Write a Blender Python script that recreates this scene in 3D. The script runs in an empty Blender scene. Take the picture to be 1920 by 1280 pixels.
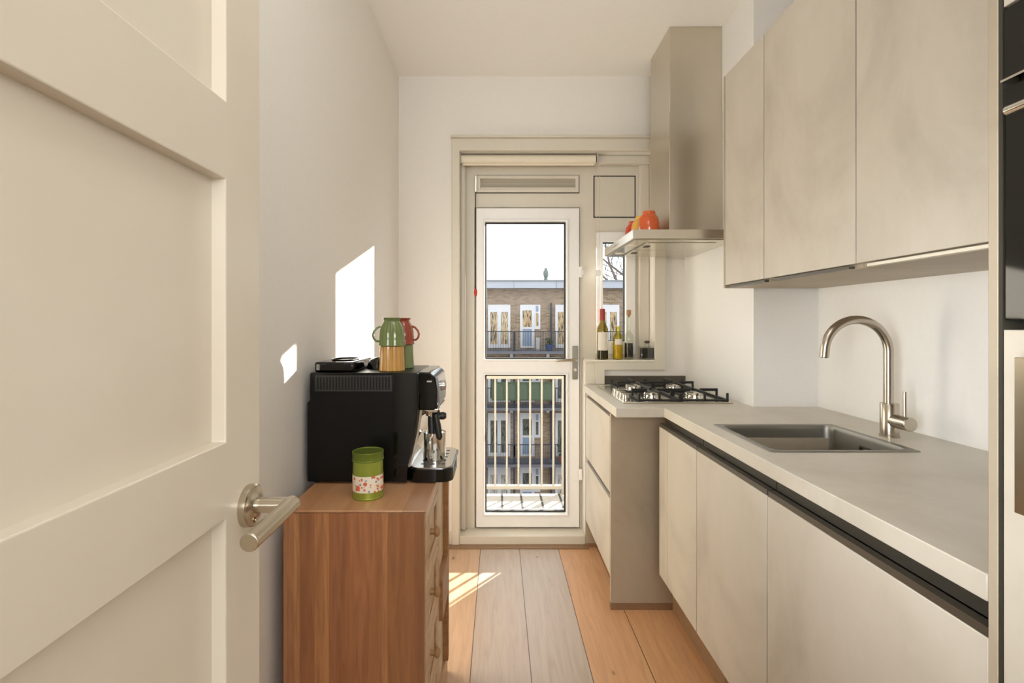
import bpy, bmesh, math, random
from mathutils import Vector, Matrix

random.seed(7)
scene = bpy.context.scene
COL = scene.collection
PI = math.pi

# ------------------------------------------------------------------ camera, world, sun, fill lights, exposure
cam_d = bpy.data.cameras.new('camera')
cam = bpy.data.objects.new('camera', cam_d)
COL.objects.link(cam)
cam.location = (0, 0, 1.25)
cam.rotation_euler = (PI / 2, 0, 0)
cam_d.sensor_fit = 'HORIZONTAL'
cam_d.sensor_width = 36.0
cam_d.lens = 18.0
cam_d.shift_x = 25 / 1920
cam_d.shift_y = -35 / 1920
cam_d.clip_start = 0.02
cam_d.clip_end = 300
scene.camera = cam

world = bpy.data.worlds.new('world')
scene.world = world
world.use_nodes = True
bg = world.node_tree.nodes['Background']
bg.inputs['Color'].default_value = (0.93, 0.965, 1.0, 1)
bg.inputs['Strength'].default_value = 2.5

sun_d = bpy.data.lights.new('sun', 'SUN')
sun_d.energy = 36
sun_d.angle = math.radians(0.53)
sun_d.color = (1.0, 0.93, 0.82)
sun = bpy.data.objects.new('sun', sun_d)
COL.objects.link(sun)
sun.rotation_euler = Vector((-1, -1.335, -0.44)).to_track_quat('-Z', 'Y').to_euler()
sun.location = (6, 9, 6)


def area(name, loc, target, sx, sy, watt, color, spread=180):
    d = bpy.data.lights.new(name, 'AREA')
    d.shape = 'RECTANGLE'
    d.size, d.size_y = sx, sy
    d.energy = watt
    d.spread = math.radians(spread)
    d.color = color
    o = bpy.data.objects.new(name, d)
    COL.objects.link(o)
    o.location = loc
    o.rotation_euler = (Vector(target) - Vector(loc)).to_track_quat('-Z', 'Y').to_euler()
    return o


area('hall_fill', (0.2, -2.3, 1.45), (0.35, 3.0, 1.35), 1.7, 2.0, 4, (0.96, 0.98, 1.0))  # added fill from behind the camera, no window modelled there
area('ceiling_wash_fill', (0.3, -1.2, 1.6), (0.3, 1.6, 2.7), 1.2, 0.5, 28, (0.95, 0.985, 1.0))  # added fill behind the camera to brighten the ceiling, no fixture
area('doorway_side_light', (-0.24, 0.02, 1.15), (1.32, 1.43, 1.12), 0.25, 0.7, 1.65, (0.93, 0.97, 1.0), 46)
lamp_d = bpy.data.lights.new('overhead_fill', 'POINT')  # unseen point light added overhead to brighten the kitchen, no fixture
lamp_d.energy = 6
lamp_d.shadow_soft_size = 0.14
lamp_d.color = (0.97, 0.98, 1.0)
lamp = bpy.data.objects.new('overhead_fill', lamp_d)
COL.objects.link(lamp)
lamp.location = (0.10, 0.80, 2.32)

scene.view_settings.view_transform = 'Standard'
scene.view_settings.look = 'None'
scene.view_settings.gamma = 1
scene.view_settings.exposure = 0.05
scene.view_settings.use_curve_mapping = False
scene.cycles.max_bounces = 10
scene.cycles.diffuse_bounces = 6
scene.cycles.glossy_bounces = 5
scene.cycles.transparent_max_bounces = 16
scene.cycles.transmission_bounces = 8


# ------------------------------------------------------------------ helpers
def s2l(c):
    c /= 255.0
    return c / 12.92 if c <= 0.04045 else ((c + 0.055) / 1.055) ** 2.4


def rgb(r, g, b):
    return (s2l(r), s2l(g), s2l(b), 1)


class NT:
    """small node-graph helper"""

    def __init__(self, name):
        self.m = bpy.data.materials.new(name)
        self.m.use_nodes = True
        self.t = self.m.node_tree
        self.b = self.t.nodes['Principled BSDF']
        self.out = self.t.nodes['Material Output']

    def n(self, typ, **kw):
        nd = self.t.nodes.new(typ)
        for k, v in kw.items():
            setattr(nd, k, v)
        return nd

    def l(self, a, b):
        self.t.links.new(a, b)

    def coords(self, scale=(1, 1, 1), loc=(0, 0, 0)):
        tc = self.n('ShaderNodeTexCoord')
        mp = self.n('ShaderNodeMapping')
        mp.inputs['Scale'].default_value = scale
        mp.inputs['Location'].default_value = loc
        self.l(tc.outputs['Object'], mp.inputs['Vector'])
        return mp.outputs['Vector']

    def noise(self, vec, scale, detail=4, rough=0.55, dist=0.0):
        nd = self.n('ShaderNodeTexNoise')
        nd.inputs['Scale'].default_value = scale
        nd.inputs['Detail'].default_value = detail
        nd.inputs['Roughness'].default_value = rough
        nd.inputs['Distortion'].default_value = dist
        self.l(vec, nd.inputs['Vector'])
        return nd.outputs['Fac']

    def ramp(self, fac, stops, mode='LINEAR'):
        nd = self.n('ShaderNodeValToRGB')
        cr = nd.color_ramp
        cr.interpolation = mode
        while len(cr.elements) < len(stops):
            cr.elements.new(0.5)
        for e, (p, c) in zip(cr.elements, stops):
            e.position = p
            e.color = c
        self.l(fac, nd.inputs['Fac'])
        return nd.outputs['Color']

    def math(self, op, a, b=None, c=None):
        nd = self.n('ShaderNodeMath', operation=op)
        for i, v in enumerate((a, b, c)):
            if v is None:
                continue
            if isinstance(v, (int, float)):
                nd.inputs[i].default_value = v
            else:
                self.l(v, nd.inputs[i])
        return nd.outputs[0]

    def mix(self, fac, a, b, blend='MIX'):
        nd = self.n('ShaderNodeMix', data_type='RGBA', blend_type=blend)
        for s, v in ((nd.inputs[0], fac), (nd.inputs[6], a), (nd.inputs[7], b)):
            if isinstance(v, (int, float, tuple)):
                s.default_value = v
            else:
                self.l(v, s)
        return nd.outputs[2]

    def sep(self, vec):
        nd = self.n('ShaderNodeSeparateXYZ')
        self.l(vec, nd.inputs[0])
        return nd.outputs

    def comb(self, x, y, z):
        nd = self.n('ShaderNodeCombineXYZ')
        for i, v in enumerate((x, y, z)):
            if isinstance(v, (int, float)):
                nd.inputs[i].default_value = v
            else:
                self.l(v, nd.inputs[i])
        return nd.outputs[0]

    def bump(self, h, strength=0.1, dist=0.01):
        nd = self.n('ShaderNodeBump')
        nd.inputs['Strength'].default_value = strength
        nd.inputs['Distance'].default_value = dist
        self.l(h, nd.inputs['Height'])
        self.l(nd.outputs[0], self.b.inputs['Normal'])

    def color(self, c):
        if isinstance(c, tuple):
            self.b.inputs['Base Color'].default_value = c
        else:
            self.l(c, self.b.inputs['Base Color'])

    def set(self, **kw):
        for k, v in kw.items():
            self.b.inputs[k].default_value = v
        return self


def plain(name, c, rough=0.5, metal=0.0, var=0.03, nscale=30, bump=0.0, coat=0.0):
    t = NT(name)
    f = t.noise(t.coords(), nscale, 3)
    lo = tuple(x * (1 - var) for x in c[:3]) + (1,)
    hi = tuple(min(1, x * (1 + var)) for x in c[:3]) + (1,)
    t.color(t.ramp(f, [(0.3, lo), (0.7, hi)]))
    t.set(Roughness=rough, Metallic=metal)
    if coat:
        t.b.inputs['Coat Weight'].default_value = coat
        t.b.inputs['Coat Roughness'].default_value = 0.06
    if bump:
        t.bump(f, bump, 0.002)
    return t.m


M = {}
M['wall'] = plain('wall_paint', rgb(235, 231, 224), 0.75, var=0.012, nscale=60, bump=0.05)
M['wall_r'] = plain('white_wall_paint', rgb(240, 238, 235), 0.6, var=0.01, nscale=60)
M['ceiling'] = plain('ceiling_paint', rgb(247, 245, 241), 0.8, var=0.008, nscale=40)
M['cream'] = plain('cream_gloss_paint', rgb(216, 209, 194), 0.35, var=0.012, nscale=25)
M['upvc'] = plain('white_plastic', rgb(241, 240, 238), 0.3, var=0.01)
M['sill'] = plain('sill_paint', rgb(228, 221, 205), 0.4, var=0.012)


def door_paint():
    t = NT('old_door_paint')
    v = t.coords()
    f = t.noise(v, 3.0, 3)
    t.color(t.ramp(f, [(0.3, rgb(214, 204, 186)), (0.7, rgb(220, 211, 195))]))
    t.set(Roughness=0.28)
    t.bump(t.noise(v, 160, 3), 0.10, 0.0015)
    return t.m


M['door_paint'] = door_paint()


def concrete(name, a, b, c, rough=0.5, sc=(1, 1, 1)):
    t = NT(name)
    v = t.coords(sc)
    big = t.noise(v, 2.3, 6, 0.62, 0.6)
    fine = t.noise(v, 55, 4, 0.6)
    streak = t.noise(t.coords((9, 9, 1.3)), 5, 4, 0.6, 0.4)
    col = t.ramp(big, [(0.30, a), (0.5, b), (0.72, c)])
    col = t.mix(t.math('MULTIPLY', streak, 0.22), col, a)
    col = t.mix(t.math('MULTIPLY', fine, 0.14), col, a)
    t.color(col)
    t.set(Roughness=rough)
    t.bump(fine, 0.03, 0.001)
    return t.m


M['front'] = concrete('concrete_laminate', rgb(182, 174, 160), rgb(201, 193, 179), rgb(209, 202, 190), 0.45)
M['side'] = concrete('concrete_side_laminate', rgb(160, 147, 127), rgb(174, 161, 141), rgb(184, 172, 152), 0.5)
M['worktop'] = concrete('worktop_laminate', rgb(195, 188, 174), rgb(212, 206, 194), rgb(219, 214, 203), 0.38)
M['skirt'] = plain('brown_skirting', rgb(140, 110, 82), 0.5, var=0.08)
M['rail'] = plain('dark_grip_rail', rgb(96, 90, 80), 0.35, 0.6, var=0.03)
M['rail_dark'] = plain('dark_recess', rgb(58, 54, 46), 0.5, 0.2, var=0.03)


def steel(name, c, rough=0.25, sc=(1, 60, 60), aniso=0.0):
    t = NT(name)
    v = t.coords(sc)
    f = t.noise(v, 14, 4, 0.6)
    t.color(t.ramp(f, [(0.3, tuple(x * 0.975 for x in c[:3]) + (1,)), (0.7, c)]))
    t.set(Metallic=1.0, Roughness=rough)
    r = t.math('MULTIPLY_ADD', f, 0.05, rough - 0.025)
    t.l(r, t.b.inputs['Roughness'])
    return t.m


M['steel'] = steel('brushed_steel', rgb(214, 207, 193), 0.30, (300, 300, 2))
M['steel_h'] = steel('brushed_steel_flat', rgb(208, 203, 190), 0.22, (2, 60, 60))
M['sink_steel'] = steel('sink_steel', rgb(150, 147, 140), 0.42, (40, 2, 2))
M['tap'] = steel('brushed_nickel', rgb(190, 181, 167), 0.24, (40, 40, 2))
M['chrome'] = plain('chrome', rgb(225, 222, 215), 0.10, 1.0, var=0.01)
M['dull_plate'] = steel('dull_door_plate', rgb(150, 143, 130), 0.35, (30, 30, 30))
M['handle_steel'] = steel('satin_steel', rgb(200, 190, 172), 0.26, (30, 30, 30))
M['iron'] = plain('cast_iron', rgb(34, 34, 33), 0.42, 0.1, var=0.1)
M['black'] = plain('black_plastic', rgb(9, 9, 8), 0.30, 0.0, var=0.06)
M['black'].node_tree.nodes['Principled BSDF'].inputs['Specular IOR Level'].default_value = 0.3
M['black_gloss'] = plain('black_gloss_plastic', rgb(6, 6, 6), 0.07, 0.0, var=0.05)
M['vent_plate'] = plain('grey_black_vent_plate', rgb(36, 35, 31), 0.5)
M['slot'] = plain('dark_vent_slot', rgb(3, 3, 3), 0.8)
M['black_matt'] = plain('black_matt_plastic', rgb(26, 25, 22), 0.45, 0.0, var=0.06)
M['oven_glass'] = plain('black_oven_glass', rgb(14, 14, 11), 0.05, 0.0, var=0.03)
M['gasket'] = plain('rubber_gasket', rgb(40, 38, 34), 0.6, var=0.05)
M['silver_plate'] = plain('silver_tray_plate', rgb(190, 190, 190), 0.16, 0.9, var=0.04)
M['vent_mesh'] = None


def floor_mat():
    t = NT('oak_floor')
    tc = t.coords()
    s = t.sep(tc)
    W = 0.2155
    u = t.math('DIVIDE', t.math('ADD', s[0], 0.747), W)       # board edges at -0.10, 0.115, 0.331 ...
    idx = t.math('FLOOR', u)
    fr = t.math('FRACT', u)
    vx = t.math('MULTIPLY', s[0], 14)
    vy = t.math('MULTIPLY_ADD', s[1], 1.1, t.math('MULTIPLY', idx, 7.31))
    gv = t.comb(vx, vy, idx)
    grain = t.noise(gv, 2.6, 7, 0.62, 1.2)
    fine = t.noise(t.comb(t.math('MULTIPLY', s[0], 160), t.math('MULTIPLY', s[1], 5), idx), 1.0, 3, 0.6)
    tan = rgb(205, 172, 142)
    grey = rgb(188, 171, 156)
    grey2 = rgb(186, 171, 157)
    org = rgb(208, 160, 118)
    org2 = rgb(211, 162, 118)
    base = t.ramp(t.math('DIVIDE', t.math('ADD', idx, 0.5), 10.0),
                  [(0.0, org), (0.1, tan), (0.2, rgb(206, 172, 142)), (0.3, grey), (0.4, grey2), (0.5, org), (0.6, org2),
                   (0.7, org), (0.8, tan)], 'CONSTANT')
    col = t.mix(t.math('MULTIPLY', t.math('SUBTRACT', 0.60, grain), 0.95), base, rgb(128, 88, 56))
    col = t.mix(t.math('MULTIPLY', fine, 0.16), col, rgb(120, 84, 55))
    # knots
    vo = t.n('ShaderNodeTexVoronoi')
    vo.inputs['Scale'].default_value = 3.4
    t.l(t.comb(t.math('MULTIPLY', s[0], 1.9), t.math('MULTIPLY', s[1], 1.0), 0.0), vo.inputs['Vector'])
    k = t.ramp(t.math('ADD', vo.outputs['Distance'], t.math('MULTIPLY', t.math('SUBTRACT', grain, 0.5), 0.12)),
               [(0.0, (0.85, 0.85, 0.85, 1)), (0.03, (0.45, 0.45, 0.45, 1)), (0.06, (0, 0, 0, 1))])
    col = t.mix(k, col, rgb(92, 64, 44))
    seam = t.math('LESS_THAN', t.math('ABSOLUTE', t.math('SUBTRACT', fr, 0.5)), 0.4925)
    col = t.mix(seam, rgb(84, 60, 42), col)
    t.color(col)
    t.set(Roughness=0.36)
    t.bump(t.math('MULTIPLY', grain, seam), 0.10, 0.002)
    return t.m


M['floor'] = floor_mat()


def chest_wood():
    t = NT('glued_stave_wood')
    tc = t.coords()
    s = t.sep(tc)                                    # object space; x = 0 at the chest's base centre
    bands = t.ramp(t.math('MULTIPLY_ADD', s[0], 2.7, 0.5),
                   [(0.0, rgb(176, 122, 84)), (0.10, rgb(196, 142, 92)), (0.135, rgb(160, 104, 68)), (0.235, rgb(190, 132, 84)),
                    (0.33, rgb(158, 101, 66)), (0.47, rgb(166, 108, 70)), (0.60, rgb(163, 106, 68)), (0.685, rgb(186, 128, 82)),
                    (0.72, rgb(150, 99, 62)), (0.90, rgb(138, 90, 58))], 'CONSTANT')
    sx = t.math('MULTIPLY', s[0], 34)
    sy = t.math('MULTIPLY', s[1], 3.0)
    sz = t.math('MULTIPLY', s[2], 2.4)
    g = t.noise(t.comb(sx, sy, sz), 1.6, 6, 0.62, 1.1)
    f = t.noise(t.comb(t.math('MULTIPLY', s[0], 220), sy, t.math('MULTIPLY', s[2], 7)), 1.0, 3)
    gg = t.n('ShaderNodeMapRange')
    t.l(g, gg.inputs[0])
    gg.inputs[1].default_value = 0.36
    gg.inputs[2].default_value = 0.66
    col = t.mix(t.math('MULTIPLY', gg.outputs[0], 0.62), bands, rgb(112, 66, 40))
    col = t.mix(t.math('MULTIPLY', f, 0.2), col, rgb(205, 155, 108))
    vo = t.n('ShaderNodeTexVoronoi')
    vo.inputs['Scale'].default_value = 3.4
    t.l(t.comb(t.math('MULTIPLY', s[0], 1.6), t.math('MULTIPLY', s[1], 1.6), t.math('ADD', s[2], 0.31)), vo.inputs['Vector'])
    k = t.ramp(vo.outputs['Distance'], [(0.0, (0.9, 0.9, 0.9, 1)), (0.03, (0.6, 0.6, 0.6, 1)), (0.05, (0, 0, 0, 1))])
    col = t.mix(k, col, rgb(60, 34, 20))
    t.color(col)
    t.set(Roughness=0.38)
    return t.m


M['chest'] = chest_wood()


def chest_top():
    t = NT('top_board_wood')
    s = t.sep(t.coords())
    b = t.ramp(t.math('MULTIPLY_ADD', s[0], 2.7, 0.5), [(0.0, rgb(196, 146, 104)), (0.2, rgb(205, 158, 116)), (0.42, rgb(194, 146, 106)),
               (0.6, rgb(206, 160, 120)), (0.82, rgb(186, 142, 106))], 'CONSTANT')
    g = t.noise(t.comb(t.math('MULTIPLY', s[0], 24), t.math('MULTIPLY', s[1], 1.7), 0.0), 2.0, 6, 0.62, 1.2)
    t.color(t.mix(t.math('MULTIPLY', g, 0.5), b, rgb(150, 98, 62)))
    t.set(Roughness=0.33)
    return t.m


M['chest_top'] = chest_top()


def light_wood(name, a, b):
    t = NT(name)
    s = t.sep(t.coords())
    g = t.noise(t.comb(t.math('MULTIPLY', s[0], 10), t.math('MULTIPLY', s[1], 3), t.math('MULTIPLY', s[2], 40)), 1.0, 5, 0.6, 0.8)
    t.color(t.ramp(g, [(0.3, a), (0.7, b)]))
    t.set(Roughness=0.42)
    return t.m


M['light_wood'] = light_wood('light_drawer_wood', rgb(176, 138, 98), rgb(204, 172, 132))
M['cream_wood'] = light_wood('pale_panel_wood', rgb(206, 184, 148), rgb(222, 202, 168))
M['stile_wood'] = light_wood('brown_stile_wood', rgb(136, 94, 56), rgb(164, 118, 74))
M['knob_wood'] = light_wood('turned_knob_wood', rgb(146, 108, 70), rgb(176, 136, 94))


def pane_mat(name, tint, refl=0.06):
    t = NT(name)
    tr = t.n('ShaderNodeBsdfTransparent')
    tr.inputs['Color'].default_value = tint
    gl = t.n('ShaderNodeBsdfGlossy')
    gl.inputs['Roughness'].default_value = 0.02
    lw = t.n('ShaderNodeLayerWeight')
    lw.inputs['Blend'].default_value = 0.12
    f = t.math('MULTIPLY_ADD', lw.outputs['Fresnel'], 0.5, refl)
    f = t.math('MINIMUM', f, 0.55)
    mx = t.n('ShaderNodeMixShader')
    t.l(f, mx.inputs[0])
    t.l(tr.outputs[0], mx.inputs[1])
    t.l(gl.outputs[0], mx.inputs[2])
    t.l(mx.outputs[0], t.out.inputs['Surface'])
    return t.m


M['pane'] = pane_mat('window_glass', (0.96, 0.975, 0.97, 1), 0.0)
M['green_glass'] = pane_mat('olive_bottle_glass', (0.56, 0.50, 0.18, 1), 0.05)
M['clear_glass'] = pane_mat('clear_bottle_glass', (0.90, 0.92, 0.88, 1), 0.05)
M['yellow_glass'] = pane_mat('yellow_oil_glass', (0.80, 0.74, 0.26, 1), 0.05)
M['oil'] = plain('golden_oil', rgb(216, 190, 84), 0.2, var=0.05)
M['vinegar'] = plain('dark_vinegar', rgb(24, 16, 11), 0.15, var=0.05)
M['wine'] = plain('dark_wine', rgb(48, 46, 16), 0.2, var=0.05)
M['label'] = plain('paper_label', rgb(224, 216, 202), 0.7, var=0.03)
M['foil'] = plain('red_foil', rgb(150, 38, 34), 0.35, 0.2, var=0.06)
M['cork'] = plain('cork', rgb(172, 134, 92), 0.8, var=0.12, nscale=300)
M['dark_stopper'] = plain('dark_stopper', rgb(78, 52, 40), 0.4, var=0.08)
M['orange'] = plain('orange_glaze', rgb(214, 94, 40), 0.18, var=0.08, nscale=14, coat=0.5)
M['yellow'] = plain('yellow_glaze', rgb(226, 172, 70), 0.18, var=0.06, nscale=14, coat=0.5)
M['red'] = plain('red_glaze', rgb(206, 62, 42), 0.18, var=0.06, nscale=14, coat=0.5)
M['mug_green'] = plain('green_glaze', rgb(110, 122, 70), 0.22, var=0.08, nscale=18, coat=0.4)
M['mug_yellow'] = plain('mustard_glaze', rgb(190, 142, 70), 0.22, var=0.1, nscale=18, coat=0.4)
M['mug_red'] = plain('brick_red_glaze', rgb(146, 64, 42), 0.22, var=0.08, nscale=18, coat=0.4)
M['tin'] = plain('green_metal_tin', rgb(156, 168, 70), 0.30, 0.5, var=0.05, nscale=20)
M['tin_dark'] = plain('green_tin_lid', rgb(112, 128, 48), 0.3, 0.5, var=0.05)
M['pot_red'] = plain('signal_red', rgb(206, 52, 34), 0.35)
M['blind'] = plain('blind_fabric', rgb(232, 222, 202), 0.7, var=0.02, nscale=200)
M['bead'] = plain('bead_chain', rgb(214, 206, 190), 0.3, 0.3)


def floral():
    t = NT('floral_band')
    v = t.coords()
    vo = t.n('ShaderNodeTexVoronoi')
    vo.inputs['Scale'].default_value = 130
    t.l(v, vo.inputs['Vector'])
    big = t.n('ShaderNodeTexVoronoi')
    big.inputs['Scale'].default_value = 55
    t.l(v, big.inputs['Vector'])
    hue = t.ramp(t.sep(vo.outputs['Color'])[0], [(0, rgb(226, 112, 82)), (0.3, rgb(236, 226, 206)), (0.55, rgb(150, 154, 176)),
                 (0.68, rgb(238, 228, 210)), (0.86, rgb(214, 168, 120))], 'CONSTANT')
    m = t.math('LESS_THAN', vo.outputs['Distance'], 0.42)
    col = t.mix(m, rgb(238, 228, 208), hue)
    m2 = t.math('LESS_THAN', big.outputs['Distance'], 0.30)
    col = t.mix(m2, col, rgb(226, 106, 74))
    t.color(col)
    t.set(Roughness=0.5)
    return t.m


M['floral'] = floral()


def mesh_vent():
    t = NT('vent_mesh')
    s = t.sep(t.coords((1, 1, 1)))
    w = t.math('SINE', t.math('MULTIPLY', s[2], 900))
    t.color(t.ramp(t.math('MULTIPLY_ADD', w, 0.5, 0.5), [(0.2, rgb(150, 142, 124)), (0.8, rgb(186, 178, 160))]))
    t.set(Roughness=0.5)
    return t.m


M['vent_mesh'] = mesh_vent()


def brick():
    t = NT('brown_brick')
    s = t.sep(t.coords())
    bt = t.n('ShaderNodeTexBrick')
    bt.inputs['Scale'].default_value = 1.0
    bt.inputs['Brick Width'].default_value = 0.24
    bt.inputs['Row Height'].default_value = 0.075
    bt.inputs['Mortar Size'].default_value = 0.009
    bt.inputs['Color1'].default_value = rgb(150, 134, 118)
    bt.inputs['Color2'].default_value = rgb(100, 82, 68)
    bt.inputs['Mortar'].default_value = rgb(150, 140, 126)
    t.l(t.comb(s[0], s[2], 0.0), bt.inputs['Vector'])
    f = t.noise(t.comb(t.math('MULTIPLY', s[0], 1.0), 0.0, t.math('MULTIPLY', s[2], 4.0)), 2.2, 5)
    t.color(t.mix(t.math('MULTIPLY', f, 0.5), bt.outputs['Color'], rgb(150, 128, 100)))
    t.set(Roughness=0.85)
    return t.m


M['brick'] = brick()
M['far_white'] = plain('white_joinery', rgb(196, 198, 203), 0.4, var=0.01)
M['far_blue'] = plain('pale_blue_panel', rgb(128, 146, 170), 0.4, var=0.03)
M['fascia'] = plain('grey_roof_fascia', rgb(160, 166, 177), 0.5, var=0.02)
M['roof_grey'] = plain('roof_edge', rgb(130, 134, 138), 0.6)
M['slab'] = plain('balcony_slab', rgb(92, 93, 100), 0.7, var=0.06, nscale=3)
M['far_rail'] = plain('dark_blue_railing', rgb(48, 52, 64), 0.5)
M['awning'] = plain('green_screen_cloth', rgb(66, 78, 60), 0.8, var=0.08, nscale=4)
M['awning_dark'] = plain('green_screen_arch', rgb(78, 90, 72), 0.8, var=0.06, nscale=4)
M['plant'] = plain('plant_leaves', rgb(74, 92, 54), 0.7, var=0.3, nscale=8)
M['terracotta'] = plain('terracotta', rgb(168, 98, 72), 0.7)
M['blue_pot'] = plain('blue_glaze', rgb(60, 84, 140), 0.4)
M['copper'] = plain('verdigris', rgb(104, 114, 112), 0.6)
M['bark'] = plain('bark', rgb(96, 90, 88), 0.9, var=0.15)
M['balcony'] = plain('pale_balcony_floor', rgb(160, 156, 150), 0.8, var=0.06, nscale=20)
M['rail_white'] = plain('white_railing_paint', rgb(174, 169, 158), 0.5, var=0.03)
M['joint'] = plain('dark_joint', rgb(44, 40, 36), 0.7)


def far_glass(name, a, b, sc):
    t = NT(name)
    s = t.sep(t.coords())
    f = t.noise(t.comb(t.math('MULTIPLY', s[0], sc), 0.0, t.math('MULTIPLY', s[2], 0.7)), 2.5, 3, 0.6)
    t.color(t.ramp(f, [(0.38, a), (0.52, b), (0.62, a)]))
    t.set(Roughness=0.08)
    return t.m


M['far_curtain'] = far_glass('curtained_window_glass', rgb(72, 68, 60), rgb(190, 168, 132), 4.0)
M['far_dark'] = far_glass('dark_window_glass', rgb(52, 58, 54), rgb(108, 112, 104), 3.0)
M['far_sheer'] = far_glass('sheer_window_glass', rgb(120, 116, 110), rgb(196, 192, 186), 6.0)


# ------------------------------------------------------------------ mesh building
class MB:
    def __init__(self):
        self.bm = bmesh.new()

    def box(self, x0, x1, y0, y1, z0, z1):
        vs = [self.bm.verts.new((x, y, z)) for x in (x0, x1) for y in (y0, y1) for z in (z0, z1)]
        for f in ((0, 1, 3, 2), (4, 6, 7, 5), (0, 4, 5, 1), (2, 3, 7, 6), (0, 2, 6, 4), (1, 5, 7, 3)):
            self.bm.faces.new([vs[i] for i in f])
        return self

    def obox(self, p0, p1, w, h, up=(0, 0, 1)):
        """bar from p0 to p1 with a w x h section"""
        p0, p1 = Vector(p0), Vector(p1)
        d = (p1 - p0).normalized()
        u = Vector(up)
        s = d.cross(u)
        if s.length < 1e-6:
            s = d.cross(Vector((1, 0, 0)))
        s.normalize()
        u = s.cross(d).normalized()
        vs = []
        for p in (p0, p1):
            for a, b in ((-1, -1), (1, -1), (1, 1), (-1, 1)):
                vs.append(self.bm.verts.new(p + s * a * w / 2 + u * b * h / 2))
        for f in ((3, 2, 1, 0), (4, 5, 6, 7), (0, 1, 5, 4), (1, 2, 6, 5), (2, 3, 7, 6), (3, 0, 4, 7)):
            self.bm.faces.new([vs[i] for i in f])
        return self

    def prism(self, poly, axis, a0, a1):
        """2-D outline extruded along an axis: axis 'x' takes (y,z), 'y' takes (x,z), 'z' takes (x,y)"""
        def P(u, v, w):
            return {'x': (w, u, v), 'y': (u, w, v), 'z': (u, v, w)}[axis]
        A = [self.bm.verts.new(P(u, v, a0)) for u, v in poly]
        B = [self.bm.verts.new(P(u, v, a1)) for u, v in poly]
        n = len(poly)
        self.bm.faces.new(A)
        self.bm.faces.new(B[::-1])
        for i in range(n):
            j = (i + 1) % n
            self.bm.faces.new((A[j], A[i], B[i], B[j]))
        return self

    def grid(self, us, vs, solid, axis, a0, a1):
        """slab made of cells with holes: solid(u, v) tells which cells exist; axis as in prism"""
        def P(u, v, w):
            return {'x': (w, u, v), 'y': (u, w, v), 'z': (u, v, w)}[axis]
        us, vs = sorted(set(us)), sorted(set(vs))
        nu, nv = len(us) - 1, len(vs) - 1
        on = [[solid((us[i] + us[i + 1]) / 2, (vs[j] + vs[j + 1]) / 2) for j in range(nv)] for i in range(nu)]
        cache = {}

        def V(i, j, k):
            key = (i, j, k)
            if key not in cache:
                cache[key] = self.bm.verts.new(P(us[i], vs[j], (a0, a1)[k]))
            return cache[key]
        for i in range(nu):
            for j in range(nv):
                if not on[i][j]:
                    continue
                for k in (0, 1):
                    self.bm.faces.new((V(i, j, k), V(i + 1, j, k), V(i + 1, j + 1, k), V(i, j + 1, k)))
                for di, dj, e in ((-1, 0, ((i, j), (i, j + 1))), (1, 0, ((i + 1, j), (i + 1, j + 1))),
                                  (0, -1, ((i, j), (i + 1, j))), (0, 1, ((i, j + 1), (i + 1, j + 1)))):
                    a, b = i + di, j + dj
                    if 0 <= a < nu and 0 <= b < nv and on[a][b]:
                        continue
                    (p, q), (r, s) = e
                    self.bm.faces.new((V(p, q, 0), V(r, s, 0), V(r, s, 1), V(p, q, 1)))
        return self

    def frame(self, u0, u1, v0, v1, w, axis, a0, a1, w2=None):
        w2 = w if w2 is None else w2
        return self.grid([u0, u0 + w, u1 - w, u1], [v0, v0 + w2, v1 - w2, v1],
                         lambda u, v: not (u0 + w < u < u1 - w and v0 + w2 < v < v1 - w2), axis, a0, a1)

    def lathe(self, prof, c, axis='z', seg=32, flute=0.0, nfl=0, sy=1.0):
        """profile of (r, h) turned around an axis through c; r = 0 closes the end"""
        c = Vector(c)
        rings = []
        for r, h in prof:
            if r <= 1e-6:
                p = {'z': (0, 0, h), 'x': (h, 0, 0), 'y': (0, h, 0)}[axis]
                rings.append([self.bm.verts.new(c + Vector(p))])
                continue
            ring = []
            for i in range(seg):
                a = 2 * PI * i / seg
                rr = r * (1 + flute * math.cos(nfl * a)) if flute else r
                u, v = rr * math.cos(a), rr * math.sin(a) * sy
                p = {'z': (u, v, h), 'x': (h, u, v), 'y': (v, h, u)}[axis]
                ring.append(self.bm.verts.new(c + Vector(p)))
            rings.append(ring)
        for A, B in zip(rings, rings[1:]):
            if len(A) == 1 and len(B) == 1:
                continue
            for i in range(seg):
                j = (i + 1) % seg
                if len(A) == 1:
                    self.bm.faces.new((A[0], B[j], B[i]))
                elif len(B) == 1:
                    self.bm.faces.new((A[i], A[j], B[0]))
                else:
                    self.bm.faces.new((A[i], A[j], B[j], B[i]))
        return self

    def cyl(self, p0, p1, r0, r1=None, seg=20):
        return self.tube([p0, p1], [r0, r0 if r1 is None else r1], seg)

    def tube(self, pts, r, seg=12):
        pts = [Vector(p) for p in pts]
        rs = r if isinstance(r, (list, tuple)) else [r] * len(pts)
        prev = None
        rings = []
        nrm = None
        for i, p in enumerate(pts):
            a = pts[max(i - 1, 0)]
            b = pts[min(i + 1, len(pts) - 1)]
            d = (b - a).normalized()
            if nrm is None:
                nrm = d.cross(Vector((0, 0, 1)))
                if nrm.length < 1e-4:
                    nrm = d.cross(Vector((0, 1, 0)))
            nrm = (nrm - d * nrm.dot(d)).normalized()
            bn = d.cross(nrm)
            rings.append([self.bm.verts.new(p + (nrm * math.cos(2 * PI * k / seg) + bn * math.sin(2 * PI * k / seg)) * rs[i])
                          for k in range(seg)])
        for A, B in zip(rings, rings[1:]):
            for k in range(seg):
                j = (k + 1) % seg
                self.bm.faces.new((A[k], A[j], B[j], B[k]))
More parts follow.
